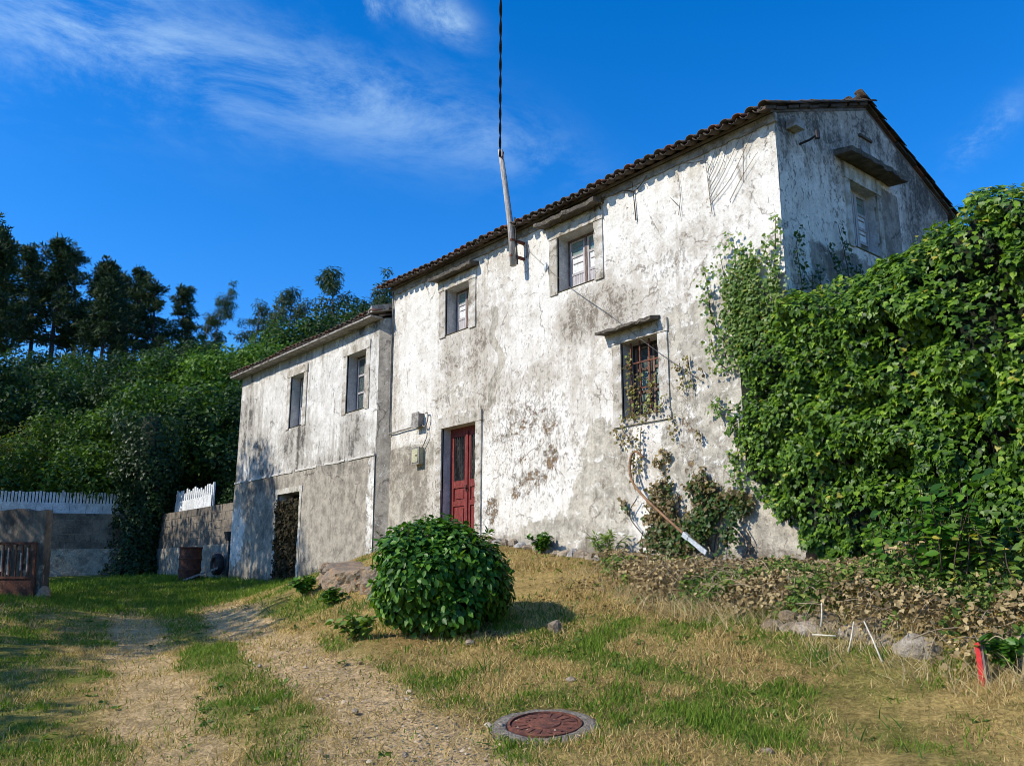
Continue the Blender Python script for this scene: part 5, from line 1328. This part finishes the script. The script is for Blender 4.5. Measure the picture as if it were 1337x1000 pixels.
# ------------------------------------------------------------------ the round shrub by the path
SC = np.array((-8.20, -4.28)); sz = gz(*SC)
shrub = empty('hydrangea_bush', (SC[0], SC[1], sz), 'rounded dark green leafy bush in front of the red door', 'shrub')
lob = [((0, 0, .66), .56), ((.05, 0, .34), .52)]
for i in range(22):
    a = i * 2.4 + rp_.uniform(-.4, .4); q = rp_.uniform(.30, .56); zc = rp_.uniform(.36, 1.0) - .28 * (q > .46)
    lob.append(((q * math.cos(a), q * math.sin(a), zc), rp_.uniform(.20, .36)))
n = 30000
li = RNG.choice(len(lob), n, p=np.array([l[1] ** 2 for l in lob]) / sum(l[1] ** 2 for l in lob)); d = unit(RNG.normal(size=(n, 3)))
lc = np.array([l[0] for l in lob]); lr = np.array([l[1] for l in lob])
dep = RNG.random(n) ** 1.6 * .11
pl = lc[li] + d * (lr[li] - dep + .03 * RNG.normal(size=n))[:, None]
inside = np.max(lr[None] - np.linalg.norm(pl[:, None] - lc[None], axis=2), axis=1)
ok = (inside < .13) & (pl[:, 2] > -.05 + .12 * RNG.random(n))
pl, d, dep = pl[ok], d[ok], dep[ok] + np.maximum(inside[ok], 0); n = len(pl)
cen = np.array((SC[0], SC[1], sz + .50))
pos = pl + np.array((SC[0], SC[1], sz)); pos[:, 2] = np.maximum(pos[:, 2], terrain(pos[:, 0], pos[:, 1]) + .04 + .12 * RNG.random(n))
nr = d + np.array((0, 0, .5)) + RNG.normal(0, .34, (n, 3)); tip = d * .7 + np.array((0, 0, -.5)) + RNG.normal(0, .4, (n, 3))
size = RNG.uniform(.05, .105, n); t = np.clip(RNG.beta(2.2, 2.4, n) * .95 - dep * 1.2 + .1 + (RNG.random(n) < .01) * .3, 0, 1)  # inner leaves coloured darker to paint the shade within the bush
dist = np.linalg.norm(pos - CAM, axis=1); score = size / dist + (dep < .03) * .006; score[(d @ np.array((.77, -.63, .2))) < .1] = 0
big = np.argsort(-score)[:300]; rest = np.ones(n, bool); rest[big] = False
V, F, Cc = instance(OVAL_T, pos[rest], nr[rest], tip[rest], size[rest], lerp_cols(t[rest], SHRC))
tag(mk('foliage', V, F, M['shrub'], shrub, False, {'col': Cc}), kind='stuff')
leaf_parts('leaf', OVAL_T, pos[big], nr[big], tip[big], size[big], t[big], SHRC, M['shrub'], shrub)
sb = MB()
for i in range(46):
    a = rp_.uniform(0, 6.28); b = rp_.uniform(.1, .75); e1 = (SC[0] + .72 * b * math.cos(a), SC[1] + .7 * b * math.sin(a), sz + .45 + .6 * (1 - b * .8))
    sb.tube(spline([(SC[0] + .14 * math.cos(a), SC[1] + .14 * math.sin(a), sz - .05), (SC[0] + .4 * b * math.cos(a), SC[1] + .4 * b * math.sin(a), sz + .3), e1], 4), [.011] * 8 + [.005], 5, False)
sb.build('stem', M['drystem'], shrub, True)
sp_, sn_, st_ = [], [], []; sb = MB()
for i in range(70):
    k = RNG.integers(0, n); b0 = pos[k]; dd = unit(d[k] + np.array((0, 0, .6)) + RNG.normal(0, .3, 3)); L_ = RNG.uniform(.08, .24); b1 = b0 + dd * L_
    sb.tube([b0, (b0 + b1) / 2 + RNG.normal(0, .01, 3), b1], .003, 4, False)
    for q in range(int(4 + L_ * 30)):
        sp_.append(b0 + dd * L_ * RNG.uniform(.2, 1)); sn_.append(np.array((0, 0, 1.)) + RNG.normal(0, .5, 3)); st_.append(RNG.normal(0, 1, 3) + dd * .6)
tag(sb.build('shoot', M['stem'], shrub, True), kind='stuff')
V, F, Cc = instance(OVAL_T, np.array(sp_), np.array(sn_), np.array(st_), RNG.uniform(.035, .085, len(sp_)), lerp_cols(RNG.beta(2, 1.4, len(sp_)), SHRC))
tag(mk('shoot_leaves', V, F, M['shrub'], shrub, False, {'col': Cc}), kind='stuff')
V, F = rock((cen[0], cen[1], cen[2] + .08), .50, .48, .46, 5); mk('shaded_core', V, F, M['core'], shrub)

# dead creeper curtain in the wing doorway, ivy column on the yard wall
def curtain(a, b):
    keep = RNG.random(len(a)) < .85 * sstep(3.85, 3.2, b + .3 * (a + 20.6)) + .15
    p = np.stack([a, WY - .02 + .16 * RNG.random(len(a)) - .10 * fbm(a * 3, b * 2, 7, 3), b], -1)
    return p, keep, RNG.beta(2, 2.5, len(a))
blanket('doorway_creeper', 'dark dead creeper filling the wing doorway', 5200, (-21.28, -20.0, 1.5, 3.62, -20.6, -.3, 1.55), curtain, [(0, (.02, .022, .012)), (.5, (.04, .034, .018)), (1, (.10, .07, .035))], .07, M['deadleaf'], (0, -1, .3), cat='creeper')
colm = empty('ivy_column', (-31.2, -.6, 1.7), 'dark ivy-smothered trunk standing at the corner of the yard walls', 'ivy')
n = 11000; th = RNG.uniform(0, 6.283, n); z = RNG.uniform(1.7, 7.2, n)
r = (.85 + 1.1 * (fbm(np.cos(th) * 1.6 + 3, z * .9 + np.sin(th) * 1.6, 23, 3) - .5) + .25 * sstep(4.2, 5.5, z) + .25 * sstep(2.6, 1.7, z)) * (1 - .28 * RNG.random(n) ** 2)
pos = np.stack([-31.3 + r * np.cos(th), -.5 + r * np.sin(th), z], -1)
V, F, Cc = instance(IVY_T, pos, np.stack([np.cos(th), np.sin(th), .4 + 0 * th], -1) + RNG.normal(0, .5, (n, 3)), np.array((0, 0, -1.)) + RNG.normal(0, .5, (n, 3)), RNG.uniform(.07, .13, n), lerp_cols(RNG.beta(2, 2.5, n), [(0, (.012, .032, .010)), (.6, (.028, .062, .016)), (1, (.06, .11, .025))]))
tag(mk('foliage', V, F, M['ivy'], colm, False, {'col': Cc}), kind='stuff')
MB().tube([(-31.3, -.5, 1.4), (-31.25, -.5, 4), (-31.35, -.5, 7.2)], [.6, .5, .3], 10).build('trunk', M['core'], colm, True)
# ------------------------------------------------------------------ trees
def limb(sb, a, b, r0, r1, bend, n=5, seg=6):
    a, b = np.array(a, float), np.array(b, float); m = (a + b) / 2 + bend
    s_ = spline([a, m, b], n); sb.tube(s_, [r0 + (r1 - r0) * i / (len(s_) - 1) for i in range(len(s_))], seg, False); return s_

def crown_mesh(rng, cl, per, T, size, stops, flat=.8, shell=.55, droop=0.0, wid=None, tb=0.0, up=.5):
    """leaf clumps: cl = [(centre, radius)], every leaf a real face on and in its clump"""
    P_, N_, T_, S_ = [], [], [], []
    for c, r in cl:
        m = max(8, int(per * r * r)); d = unit(rng.normal(size=(m, 3))); rr_ = r * (shell + (1 - shell) * rng.random(m) ** .7)
        p = np.array(c) + d * rr_[:, None] * np.array((1, 1, flat))
        P_.append(p); N_.append(d + np.array((0, 0, up)) + rng.normal(0, .5, (m, 3))); T_.append(d * .6 + np.array((0, 0, -droop)) + rng.normal(0, .6, (m, 3)))
        S_.append(np.full(m, rng.normal(0, .12)))
    P_, N_, T_, S_ = map(np.concatenate, (P_, N_, T_, S_))
    t = np.clip(rng.beta(2.2, 2.2, len(P_)) + S_ + tb, 0, 1)
    sz_ = rng.uniform(.65, 1.25, len(P_)) * size
    return instance(T, P_, N_, T_, sz_, lerp_cols(t, stops), None if wid is None else sz_ * wid)

def make_broad(seed, stops, H=8.0, R=3.0, base=.22, ncl=85, per=260, size=.185, sparse=0.0, name='broadleaf_tree', T=DIAM_T):
    rng = np.random.default_rng(seed); root = empty(name, (0, 0, 0)); sb = MB()
    top = np.array((rng.normal(0, .2), rng.normal(0, .2), H * .82))
    limb(sb, (0, 0, -.4), top, .022 * H, .05, rng.normal(0, .2, 3), 6, 8)
    cl = []
    for i in range(ncl):
        v = unit(rng.normal(size=3)); v[2] = abs(v[2]) * 1.15 - .42
        rr_ = rng.uniform(.45, 1.0) ** .6; zc = H * (base + (1 - base) * .48)
        c = np.array((v[0] * R * rr_, v[1] * R * rr_, zc + v[2] * (H * (1 - base) * .55) * rr_))
        c[2] = min(c[2], H - .3)
        lobes = 1 + .25 * math.sin(3 * math.atan2(v[1], v[0]) + seed)
        c[:2] *= lobes
        cl.append((c, rng.uniform(.42, .85) * R / 3))
        if i % 4 == 0: limb(sb, (0, 0, H * rng.uniform(.2, .6)), c, .035 * H / 8, .012, rng.normal(0, .2, 3), 3, 5)
    sb.build('trunk', M['bark'], root, True)
    V, F, Cc = crown_mesh(rng, cl, per, T, size, stops)
    mk('crown', V, F, M['treeleaf'], root, False, {'col': Cc})
    return root

def make_pine(seed, H=12.0):
    rng = np.random.default_rng(seed); root = empty('pine_tree', (0, 0, 0)); sb = MB()
    lean = rng.normal(0, .35, 2); tp = np.array((lean[0], lean[1], H * .96))
    s_ = limb(sb, (0, 0, -.5), tp, .17, .035, np.r_[rng.normal(0, .25, 2), 0], 8, 7)
    cl = []; at_ = lambda h: np.array([np.interp(h, [p[2] for p in s_], [p[k] for p in s_]) for k in range(3)])
    h = H * rng.uniform(.42, .50)
    while h < H * .95:
        f = (h / H - .42) / .55; reach = (1.0 - .80 * f ** 1.2) * H * .165 * rng.uniform(.7, 1.2)
        for _ in range(rng.integers(3, 6)):
            a = rng.uniform(0, 6.28); L_ = reach * rng.uniform(.5, 1.1); b0 = at_(h); b1 = b0 + np.array((math.cos(a) * L_, math.sin(a) * L_, L_ * rng.uniform(.0, .45)))
            limb(sb, b0, b1, .035, .012, np.array((0, 0, -.08)), 3, 4)
            cl.append((b1, rng.uniform(.22, .38)))
            for q in range(rng.integers(2, 5)): cl.append((b0 + (b1 - b0) * rng.uniform(.35, .95) + rng.normal(0, .16, 3), rng.uniform(.17, .32)))
        h += H * rng.uniform(.034, .052)
    for q in range(4): cl.append((tp + np.array((rng.normal(0, .15), rng.normal(0, .15), -.25 * q + .25)), .30))
    for q in range(5):
        hh = H * rng.uniform(.2, .42); a = rng.uniform(0, 6.28); b0 = at_(hh); limb(sb, b0, b0 + np.array((math.cos(a), math.sin(a), .1)) * rng.uniform(.3, .9), .02, .008, np.zeros(3), 3, 4)
    sb.build('trunk', M['bark'], root, True)
    V, F, Cc = crown_mesh(rng, cl, 470, NEED_T, .34, [(0, (.012, .026, .012)), (.6, (.030, .056, .018)), (1, (.065, .09, .028))], flat=.62, shell=.12, droop=-.5, wid=1.5, up=.2)
    mk('crown', V, F, M['needle'], root, False, {'col': Cc})
    return root

def make_euc(seed, H=10.0):
    rng = np.random.default_rng(seed); root = empty('eucalyptus_tree', (0, 0, 0)); sb = MB()
    tp = np.array((rng.normal(0, .5), rng.normal(0, .4), H * .93)); s_ = limb(sb, (0, 0, -.5), tp, .12, .03, np.r_[rng.normal(0, .3, 2), 0], 8, 6)
    at_ = lambda h: np.array([np.interp(h, [p[2] for p in s_], [p[k] for p in s_]) for k in range(3)]); cl = [(tp, .62), (tp + (.3, -.2, -.35), .5)]
    h = H * .35
    while h < H * .9:
        a = rng.uniform(0, 6.28); L_ = rng.uniform(.5, 1.3) * (1.2 - .6 * h / H); b0 = at_(h); b1 = b0 + np.array((math.cos(a) * L_, math.sin(a) * L_, L_ * .8))
        limb(sb, b0, b1, .035, .012, np.zeros(3), 3, 5); cl.append((b1, rng.uniform(.4, .72)))
        for q in range(2): cl.append((b1 + rng.normal(0, .38, 3), rng.uniform(.22, .42)))
        h += H * rng.uniform(.045, .075)
    sb.build('trunk', M['palebark'], root, True)
    V, F, Cc = crown_mesh(rng, cl, 420, LONG_T, .30, [(0, (.022, .042, .02)), (.6, (.045, .075, .032)), (1, (.09, .12, .045))], flat=.85, shell=.25, droop=.9)
    mk('crown', V, F, M['treeleaf'], root, False, {'col': Cc})
    return root

DARK = [(0, (.012, .032, .010)), (.6, (.026, .062, .016)), (1, (.055, .10, .024))]
MIDG = [(0, (.022, .056, .010)), (.6, (.058, .122, .018)), (1, (.12, .20, .030))]
BRIG = [(0, (.04, .095, .012)), (.6, (.09, .18, .02)), (1, (.16, .27, .035))]
YELG = [(0, (.05, .075, .018)), (.6, (.11, .14, .03)), (1, (.19, .20, .05))]

def plant(proto, used, x, y, h, proto_h, rz, label, cat, group, sxy=1.0):
    o = copy_tree(proto) if proto.name in used else proto
    used.add(proto.name)
    o.location = (x, y, gz(x, y) - .1); k = h / proto_h; o.scale = (k * sxy, k * sxy, k); o.rotation_euler = (0, 0, rz)
    return tag(o, label, cat, group)
used = set()
pines = [make_pine(101), make_pine(102), make_pine(103)]
PINES = [(-61.4, -1.4, 14.2, 'tallest pine, at the far left of the hill skyline'), (-65.1, 1.1, 12.8, 'pine second from the left on the skyline'), (-58.9, 1.6, 13.0, 'broad dark pine right of the tallest pair'),
         (-68.4, 4.8, 12.6, 'pine behind the broad dark pine, trunk leaning'), (-62.1, 5.4, 11.2, 'middle pine of the descending skyline row'), (-63.6, 7.5, 11.0, 'sparse pine just left of the isolated pine'),
         (-57.5, 7.3, 10.2, 'isolated slim pine at the right end of the pine row'), (-54.5, 2.8, 10.6, 'lower dense pine in front of the pine row'), (-57.5, -2.8, 13.4, 'pine cut by the left picture edge'),
         (-66.5, -.6, 13.6, 'pine filling the gap behind the two tallest pines'), (-60.2, 3.6, 11.8, 'pine squeezed between the broad pine and the middle pine'), (-59.8, 9.0, 9.6, 'short pine beyond the isolated pine, towards the wing'), (-66.0, 6.6, 11.0, 'thin far pine seen between middle and sparse pine')]
for i, (x, y, h, l) in enumerate(PINES): plant(pines[i % 3], used, x, y, h * 1.06, 12.0, i * 1.9 + .4, l, 'tree', 'pines on the hill', rp_.uniform(.95, 1.2))
eucs = [make_euc(201), make_euc(202), make_euc(203)]
EUCS = [(-61.9, 13.0, 9.4, 'slim eucalyptus standing alone between pines and wing roof'), (-55.5, 12.7, 9.6, 'eucalyptus above the left end of the wing roof'), (-52.7, 14.2, 10.4, 'rounded eucalyptus over the middle of the wing roof'),
        (-58.5, 10.5, 8.2, 'small eucalyptus right of the isolated pine'), (-60.8, 10.1, 7.6, 'lowest eucalyptus beside the isolated pine'), (-46.2, 13.9, 12.0, 'tallest eucalyptus, rising above the wing roof near the main house'),
        (-46.9, 16.8, 10.8, 'eucalyptus nearest the main house gutter end'), (-50.3, 14.7, 9.8, 'eucalyptus left of the tallest eucalyptus'), (-42.8, 15.8, 10.2, 'eucalyptus half hidden behind the main house edge'), (-58.7, 15.4, 8.8, 'faint eucalyptus behind the two over the wing')]
for i, (x, y, h, l) in enumerate(EUCS): plant(eucs[i % 3], used, x, y, h, 10.0, i * 2.3, l, 'tree', 'eucalyptus on the skyline')
oakd = [make_broad(301, DARK), make_broad(302, DARK, ncl=95)]
oakm = [make_broad(303, MIDG), make_broad(306, BRIG, ncl=95)]
OAKS = [(-43.6, -3.9, 9.2, 0, 'dark oak at the left picture edge under the pines'), (-46.3, -2.1, 8.1, 0, 'dark oak below the tallest pine'), (-47.0, -.1, 7.2, 1, 'dark oak below the broad pine'), (-44.6, 1.4, 7.5, 0, 'dark oak below the middle pine'),
        (-44.0, 3.3, 7.6, 1, 'mid green oak below the isolated pine'), (-44.5, 5.2, 8.4, 0, 'dark oak left of the bright tree'), (-41.1, 5.8, 8.5, 2, 'bright green tree just left of the wing roof end'), (-40.5, 7.3, 8.8, 2, 'bright green tree above the wing eave'),
        (-42.5, 10.1, 9.0, 1, 'mid green tree over the middle of the wing roof'), (-40.8, 11.2, 9.8, 0, 'dark tree under the tallest eucalyptus'), (-41.8, 13.6, 10.0, 0, 'dark tree close to the main house edge'), (-39.2, 14.0, 9.8, 0, 'dark tree tucked behind the flashing of the wing roof'),
        (-53.2, -.6, 7.4, 0, 'dark thicket tree among the trunks of the tallest pines'), (-53.7, 1.9, 6.7, 1, 'mid green tree at the feet of the broad pine'), (-52.2, 4.0, 6.8, 0, 'dark thicket tree at the feet of the middle pine'), (-51.5, 6.4, 6.8, 1, 'mid green tree at the foot of the isolated pine'), (-51.8, 8.5, 7.0, 0, 'dark tree below the slim lone eucalyptus')]
for i, (x, y, h, k, l) in enumerate(OAKS):
    pr = oakd[i % 2] if k == 0 else oakm[k - 1]
    plant(pr, used, x, y, h, 8.0, i * 1.37, l, 'tree', 'trees on the slope')
mids = [make_broad(401, MIDG, base=.05, R=3.2, ncl=110), make_broad(402, DARK, base=.05, R=3.2, ncl=110), make_broad(403, YELG, base=.02, R=3.0, ncl=90, size=.16)]
MID = [(-37.5, -3.7, 5.7, 2, 'yellow-green bush above the picket fence at left'), (-39.2, -2.2, 6.6, 2, 'taller yellow-green bush behind the picket fence'), (-39.6, -5.6, 6.5, 1, 'dark bush at the left edge above the gate'), (-36.0, -1.7, 6.9, 0, 'mid green tree rising left of the ivy column'),
       (-34.8, -.2, 7.2, 0, 'mid green tree directly behind the ivy column'), (-34.0, 1.2, 8.0, 0, 'large green tree between ivy column and wing'), (-33.2, 3.0, 7.9, 1, 'dark tree pressed against the wing corner'), (-35.4, 5.0, 7.4, 1, 'dark tree behind the wing end wall'), (-29.0, 2.6, 4.2, 1, 'dark shrub behind the short tilted fence')]
for i, (x, y, h, k, l) in enumerate(MID): plant(mids[k], used, x, y, h, 8.0, i * 1.1 + .5, l, 'tree', 'trees behind the yard walls')
# the trees beside the path that shade the verge and the yard
SHADE = [(-14.6, -17.2, 8.0, 0), (-18.4, -15.6, 9.5, 1), (-22.6, -13.6, 9.0, 0), (-26.3, -11.3, 13.3, 1), (-31.0, -12.0, 11.5, 1), (-36.0, -14.0, 12.5, 1), (-41.0, -13.0, 12.0, 0), (-11.4, -17.4, 7.6, 1)]
SL = ['roadside tree next after the closest one', 'second roadside tree left of the view', 'third roadside tree left of the view', 'tall roadside tree opposite the wing', 'roadside tree opposite the yard', 'tall roadside tree beyond the gate', 'last roadside tree before the hill', 'roadside tree closest to the camera, casting shade on the near verge']
sh = [make_broad(501, MIDG, base=.34, R=3.1, ncl=44, per=230), make_broad(502, DARK, base=.38, R=3.1, ncl=46, per=230)]
for i, (x, y, h, k) in enumerate(SHADE): plant(sh[k], used, x, y, h, 8.0, i * 1.7, SL[i], 'tree', 'roadside trees', .58 if i == 3 else 1.0)
# ------------------------------------------------------------------ turf
def turf(name, label, n, rmin, rmax, amin, amax, power, chooser, mat='grass', T=BLADE_T, lean=.5):
    r = (rmin ** power + (rmax ** power - rmin ** power) * RNG.random(n)) ** (1 / power)
    a = np.radians(RNG.uniform(amin, amax, n)); x = r * np.cos(a); y = -10 + r * np.sin(a)
    ok = ~((y > -.03) & (x < X1 + .1)) & ~((y > WY - .03) & (x < X0)) & (np.hypot(x - MANHOLE[0], y - MANHOLE[1]) > .35 + .07 * vnoise(x * 9, y * 9, 3))
    x, y = x[ok], y[ok]
    keep, h, w, c = chooser(x, y)
    x, y, h, w, c = x[keep], y[keep], h[keep], w[keep], c[keep]
    z = terrain(x, y) - .01
    pos = np.stack([x, y, z], -1); up = np.array((0, 0, 1.0)) + RNG.normal(0, lean, pos.shape) * np.array((1, 1, .3))
    az_ = RNG.uniform(0, 6.283, len(x)); nr = np.stack([np.cos(az_), np.sin(az_), 0 * az_], -1)
    V, F, Cc = instance(T, pos, nr, up, h, c, w)
    o = mk(name, V, F, M[mat], None, False, {'col': Cc}); tag(o, label, 'grass', None, 'stuff')
    return o
def near_noise(x, y, s, seed): return fbm(x * s, y * s, seed, 3)
def pick_green(x, y):
    g_, b_ = zones(x, y); clump = near_noise(x, y, 3.4, 131)
    lush = sstep(-15.5, -18, x) * sstep(-9, -6, y); edge = sstep(-1.0, -.15, y) * .6
    keep = RNG.random(len(x)) < g_ * (.55 + .8 * sstep(.38, .62, clump))
    h = (.022 + .036 * RNG.random(len(x))) * (1 + .9 * sstep(.55, .7, clump)) * (1 + .9 * lush + .5 * sstep(-7.8, -9, y) * sstep(-7, -10, x)) * (1 - .45 * b_)
    w = .004 + .003 * RNG.random(len(x)) + .00055 * np.hypot(x, y + 10)
    t = RNG.beta(2, 2, len(x)) * .8 + .25 * (clump - .3)
    c = lerp_cols(t, [(0, (.05, .095, .010)), (.45, (.115, .195, .018)), (.8, (.19, .27, .03)), (1, (.38, .31, .10))])
    return keep, h, w, c
turf('green_grass', 'short green grass growing in patches over the slope and yard', 640000, 4.6, 31, 98, 184, .75, pick_green)
def pick_dry(x, y):
    g_, b_ = zones(x, y); cl = near_noise(x, y, 2.3, 151)
    keep = RNG.random(len(x)) < (1 - .75 * g_) * (1 - .80 * b_) * (.55 + .8 * sstep(.35, .65, cl))
    h = (.02 + .05 * RNG.random(len(x)) ** 1.5) * (1 + .6 * sstep(.5, .75, cl))
    w = .0028 + .002 * RNG.random(len(x)) + .0005 * np.hypot(x, y + 10)
    c = lerp_cols(RNG.beta(2, 2, len(x)), [(0, (.22, .14, .05)), (.5, (.47, .335, .135)), (1, (.68, .52, .25))])
    return keep, h, w, c
turf('dry_grass', 'dry straw-coloured grass covering the bank and wheel tracks', 460000, 4.6, 26, 98, 184, .75, pick_dry, lean=.95)
def pick_weed(x, y):
    cl = fbm(x * 1.4, y * 1.4, 171, 3)
    m = np.maximum.reduce([.9 * blob(x, y, -12.5, -3.05, 2.4, .35), .9 * blob(x, y, -12.6, -3.75, 2.0, .4), .9 * blob(x, y, -10.9, -3.75, .9, .35), .8 * blob(x, y, -7.6, -3.3, .8, .7), .5 * blob(x, y, -21.5, -.6, 3.2, .4), .7 * blob(x, y, -20.2, -6.0, 1.6, .8),
                           .6 * blob(x, y, -11.0, -9.2, 3, 1.1), .7 * blob(x, y, -27.5, -.6, 3.5, .7), .45 * (fbm(x * 2.2, y * 2.2, 177, 3) > .63) * (x > -8.5) * (y > -5)])
    keep = RNG.random(len(x)) < m * sstep(.35, .55, cl)
    h = .07 + .10 * RNG.random(len(x)); w = .006 + .004 * RNG.random(len(x)) + .0006 * np.hypot(x, y + 10)
    c = lerp_cols(RNG.beta(2, 2, len(x)), [(0, (.045, .10, .018)), (.6, (.10, .19, .03)), (1, (.20, .25, .06))])
    return keep, h, w, c
turf('tall_grass', 'taller grass tufts along the bank, shrub and wall feet', 90000, 5.5, 31, 98, 184, 1.2, pick_weed)

def pick_straw(x, y):
    cl = fbm(x * 1.9, y * 1.9, 211, 3)
    cy_ = np.interp(x, [-9, -8, -7, -6, -5, -4, -3, -1.5], [-1.0, -1.4, -1.9, -2.2, -2.45, -2.7, -2.8, -2.9])
    m = (1 - sstep(.2, .75, np.abs(y - cy_))) * sstep(-9.4, -8.6, x) * sstep(.30, .6, cl)
    m = np.maximum(m, .35 * blob(x, y, -9.5, -8.9, 2.5, .8) * (cl > .5))
    keep = RNG.random(len(x)) < m
    h = .09 + .17 * RNG.random(len(x)); w = .004 + .003 * RNG.random(len(x))
    c = lerp_cols(RNG.beta(2, 2, len(x)), [(0, (.22, .16, .07)), (.5, (.46, .36, .19)), (1, (.66, .55, .33))])
    return keep, h, w, c
turf('straw', 'pale dry stalks matted along the dead ivy bank', 60000, 5.5, 14, 98, 150, 1.2, pick_straw, lean=.9)

def litter():
    n = 9000; x = RNG.uniform(-9.8, -2.2, n); y = RNG.uniform(-4.6, -.1, n)
    m = np.maximum(.8 * blob(x, y, -7.3, -1.9, 2.2, 1.6), .9 * blob(x, y, -7.5, -3.95, .55, .4)) * sstep(.35, .6, fbm(x * 1.7, y * 1.7, 191, 3))
    k = RNG.random(n) < m; x, y = x[k], y[k]; p = np.stack([x, y, terrain(x, y) + .012 + .02 * RNG.random(len(x))], -1)
    V, F, Cc = instance(OVAL_T, p, np.array((0, 0, 1.)) + RNG.normal(0, .35, p.shape), RNG.normal(0, 1, p.shape), RNG.uniform(.03, .075, len(x)), lerp_cols(RNG.beta(2, 2, len(x)), DEADC[:-1]))
    tag(mk('fallen_leaves', V, F, M['deadleaf'], None, False, {'col': Cc}), 'scattered brown fallen leaves on the bank below the wall', 'leaves', None, 'stuff')
litter()
def gravel():
    n = 2600; t_ = RNG.random(n); x = -3.5 - 7 * t_ ** 1.6; y = np.interp(x, [p[0] for p in TRACK_R[::-1]], [p[1] for p in TRACK_R[::-1]]) + RNG.normal(0, .45, n)
    p = np.stack([x, y, terrain(x, y) - .01], -1); s_ = RNG.uniform(.005, .016, n) * (1 + (RNG.random(n) < .03) * 1.3)
    tv = np.array([(0, 0, -.6), (1, 0, 0), (.2, .9, .1), (-.9, .3, 0), (-.4, -.9, .1), (.5, -.6, 0), (0, 0, .7)]); tf = np.array([(6, 1, 2), (6, 2, 3), (6, 3, 4), (6, 4, 5), (6, 5, 1)])
    a = RNG.uniform(0, 6.283, n); c = lerp_cols(RNG.random(n), [(0, (.20, .14, .09)), (.6, (.40, .30, .185)), (1, (.55, .46, .33))])
    V, F, Cc = instance((tv, tf), p, np.array((0, 0, 1.)) + RNG.normal(0, .25, p.shape), np.stack([np.cos(a), np.sin(a), 0 * a], -1), s_, c)
    tag(mk('gravel', V, F, M['deadleaf'], None, False, {'col': Cc}), 'loose grit and pebbles on the bare wheel track', 'gravel', None, 'stuff')
gravel()

# single weeds at the wall foot
def weed(x, y, n, h, label, stops, size, T=LONG_T, cat='plant', lift=0.0):
    b = np.array((x, y, gz(x, y) + lift)); root = empty('weed', tuple(b), label, cat, 'weeds')
    P_ = np.repeat(b[None], n, 0) + RNG.normal(0, .04, (n, 3)) * np.array((1, 1, 0)); sb = MB(); LP, LN, LT = [], [], []
    for i in range(n):
        tp = P_[i] + np.array((RNG.normal(0, .35) * h, RNG.normal(-.05, .3) * h, h * RNG.uniform(.6, 1)))
        s_ = spline([P_[i], (P_[i] + tp) / 2 + np.array((0, 0, .12 * h)), tp], 4); sb.tube(s_, .004, 4, False)
        for q in s_[2:]:
            for _ in range(4): LP.append(q + RNG.normal(0, .012, 3)); LT.append(RNG.normal(0, 1, 3) + np.array((0, 0, .3))); LN.append(np.array((0, -.2, 1.)) + RNG.normal(0, .4, 3))
    sb.build('stem', M['stem'], root, True)
    LP, LN, LT = map(np.array, (LP, LN, LT))
    V, F, Cc = instance(T, LP, LN, LT, RNG.uniform(.6, 1.2, len(LP)) * size, lerp_cols(RNG.beta(2, 2, len(LP)), stops))
    tag(mk('foliage', V, F, M['shrub'], root, False, {'col': Cc}), kind='stuff')
FERN = [(0, (.09, .16, .025)), (.6, (.17, .26, .045)), (1, (.26, .32, .08))]
weed(-11.05, -.2, 12, .32, 'small round green weed at the wall foot right of the bush', SHRC, .09, OVAL_T)
weed(-9.35, -.35, 16, .55, 'bright feathery fern-like weed at the wall foot left of the withered ivy', FERN, .12)
weed(-8.75, -4.95, 9, .28, 'light green broadleaf weed at the front foot of the bush', FERN, .10, OVAL_T)
weed(-13.3, -3.3, 12, .32, 'leafy weed at the lower end of the ochre stone bank', SHRC, .09, OVAL_T)
weed(-12.0, -3.55, 10, .3, 'leafy weed in the middle of the ochre stone bank', SHRC, .08, OVAL_T)
weed(-2.75, -2.95, 9, .22, 'small weed right of the red marker post', SHRC, .08, OVAL_T)

def ground_weeds():
    n = 900; x = RNG.uniform(-16, -2.0, n); y = RNG.uniform(-9.3, -.3, n); g_, b_ = zones(x, y)
    k = (RNG.random(n) < .15 + .75 * g_ * (1 - b_)) & (np.hypot(x - MANHOLE[0], y - MANHOLE[1]) > .5) & (np.hypot(x - SC[0], y - SC[1]) > .8); x, y = x[k], y[k]
    P_, T_, N_, S_, C_ = [], [], [], [], []
    for i in range(len(x)):
        m = RNG.integers(5, 11); a = RNG.uniform(0, 6.283, m); r = RNG.uniform(.02, .05); t0 = RNG.random()
        P_.append(np.stack([x[i] + .008 * np.cos(a), y[i] + .008 * np.sin(a), np.full(m, 0.)], -1)); T_.append(np.stack([np.cos(a), np.sin(a), RNG.uniform(.1, .8, m)], -1))
        N_.append(np.array((0, 0, 1.)) + RNG.normal(0, .3, (m, 3))); S_.append(r * RNG.uniform(.7, 1.3, m) * 1.3); C_.append(np.clip(t0 * .6 + RNG.random(m) * .4, 0, 1))
    P_, T_, N_, S_, C_ = map(np.concatenate, (P_, T_, N_, S_, C_)); P_[:, 2] = terrain(P_[:, 0], P_[:, 1]) + .012
    V, F, Cc = instance(OVAL_T, P_, N_, T_, S_, lerp_cols(C_, [(0, (.05, .10, .012)), (.6, (.11, .19, .02)), (1, (.20, .27, .04))]))
    tag(mk('ground_weeds', V, F, M['shrub'], None, False, {'col': Cc}), 'small flat weed rosettes dotted through the turf', 'weeds', None, 'stuff')
ground_weeds()
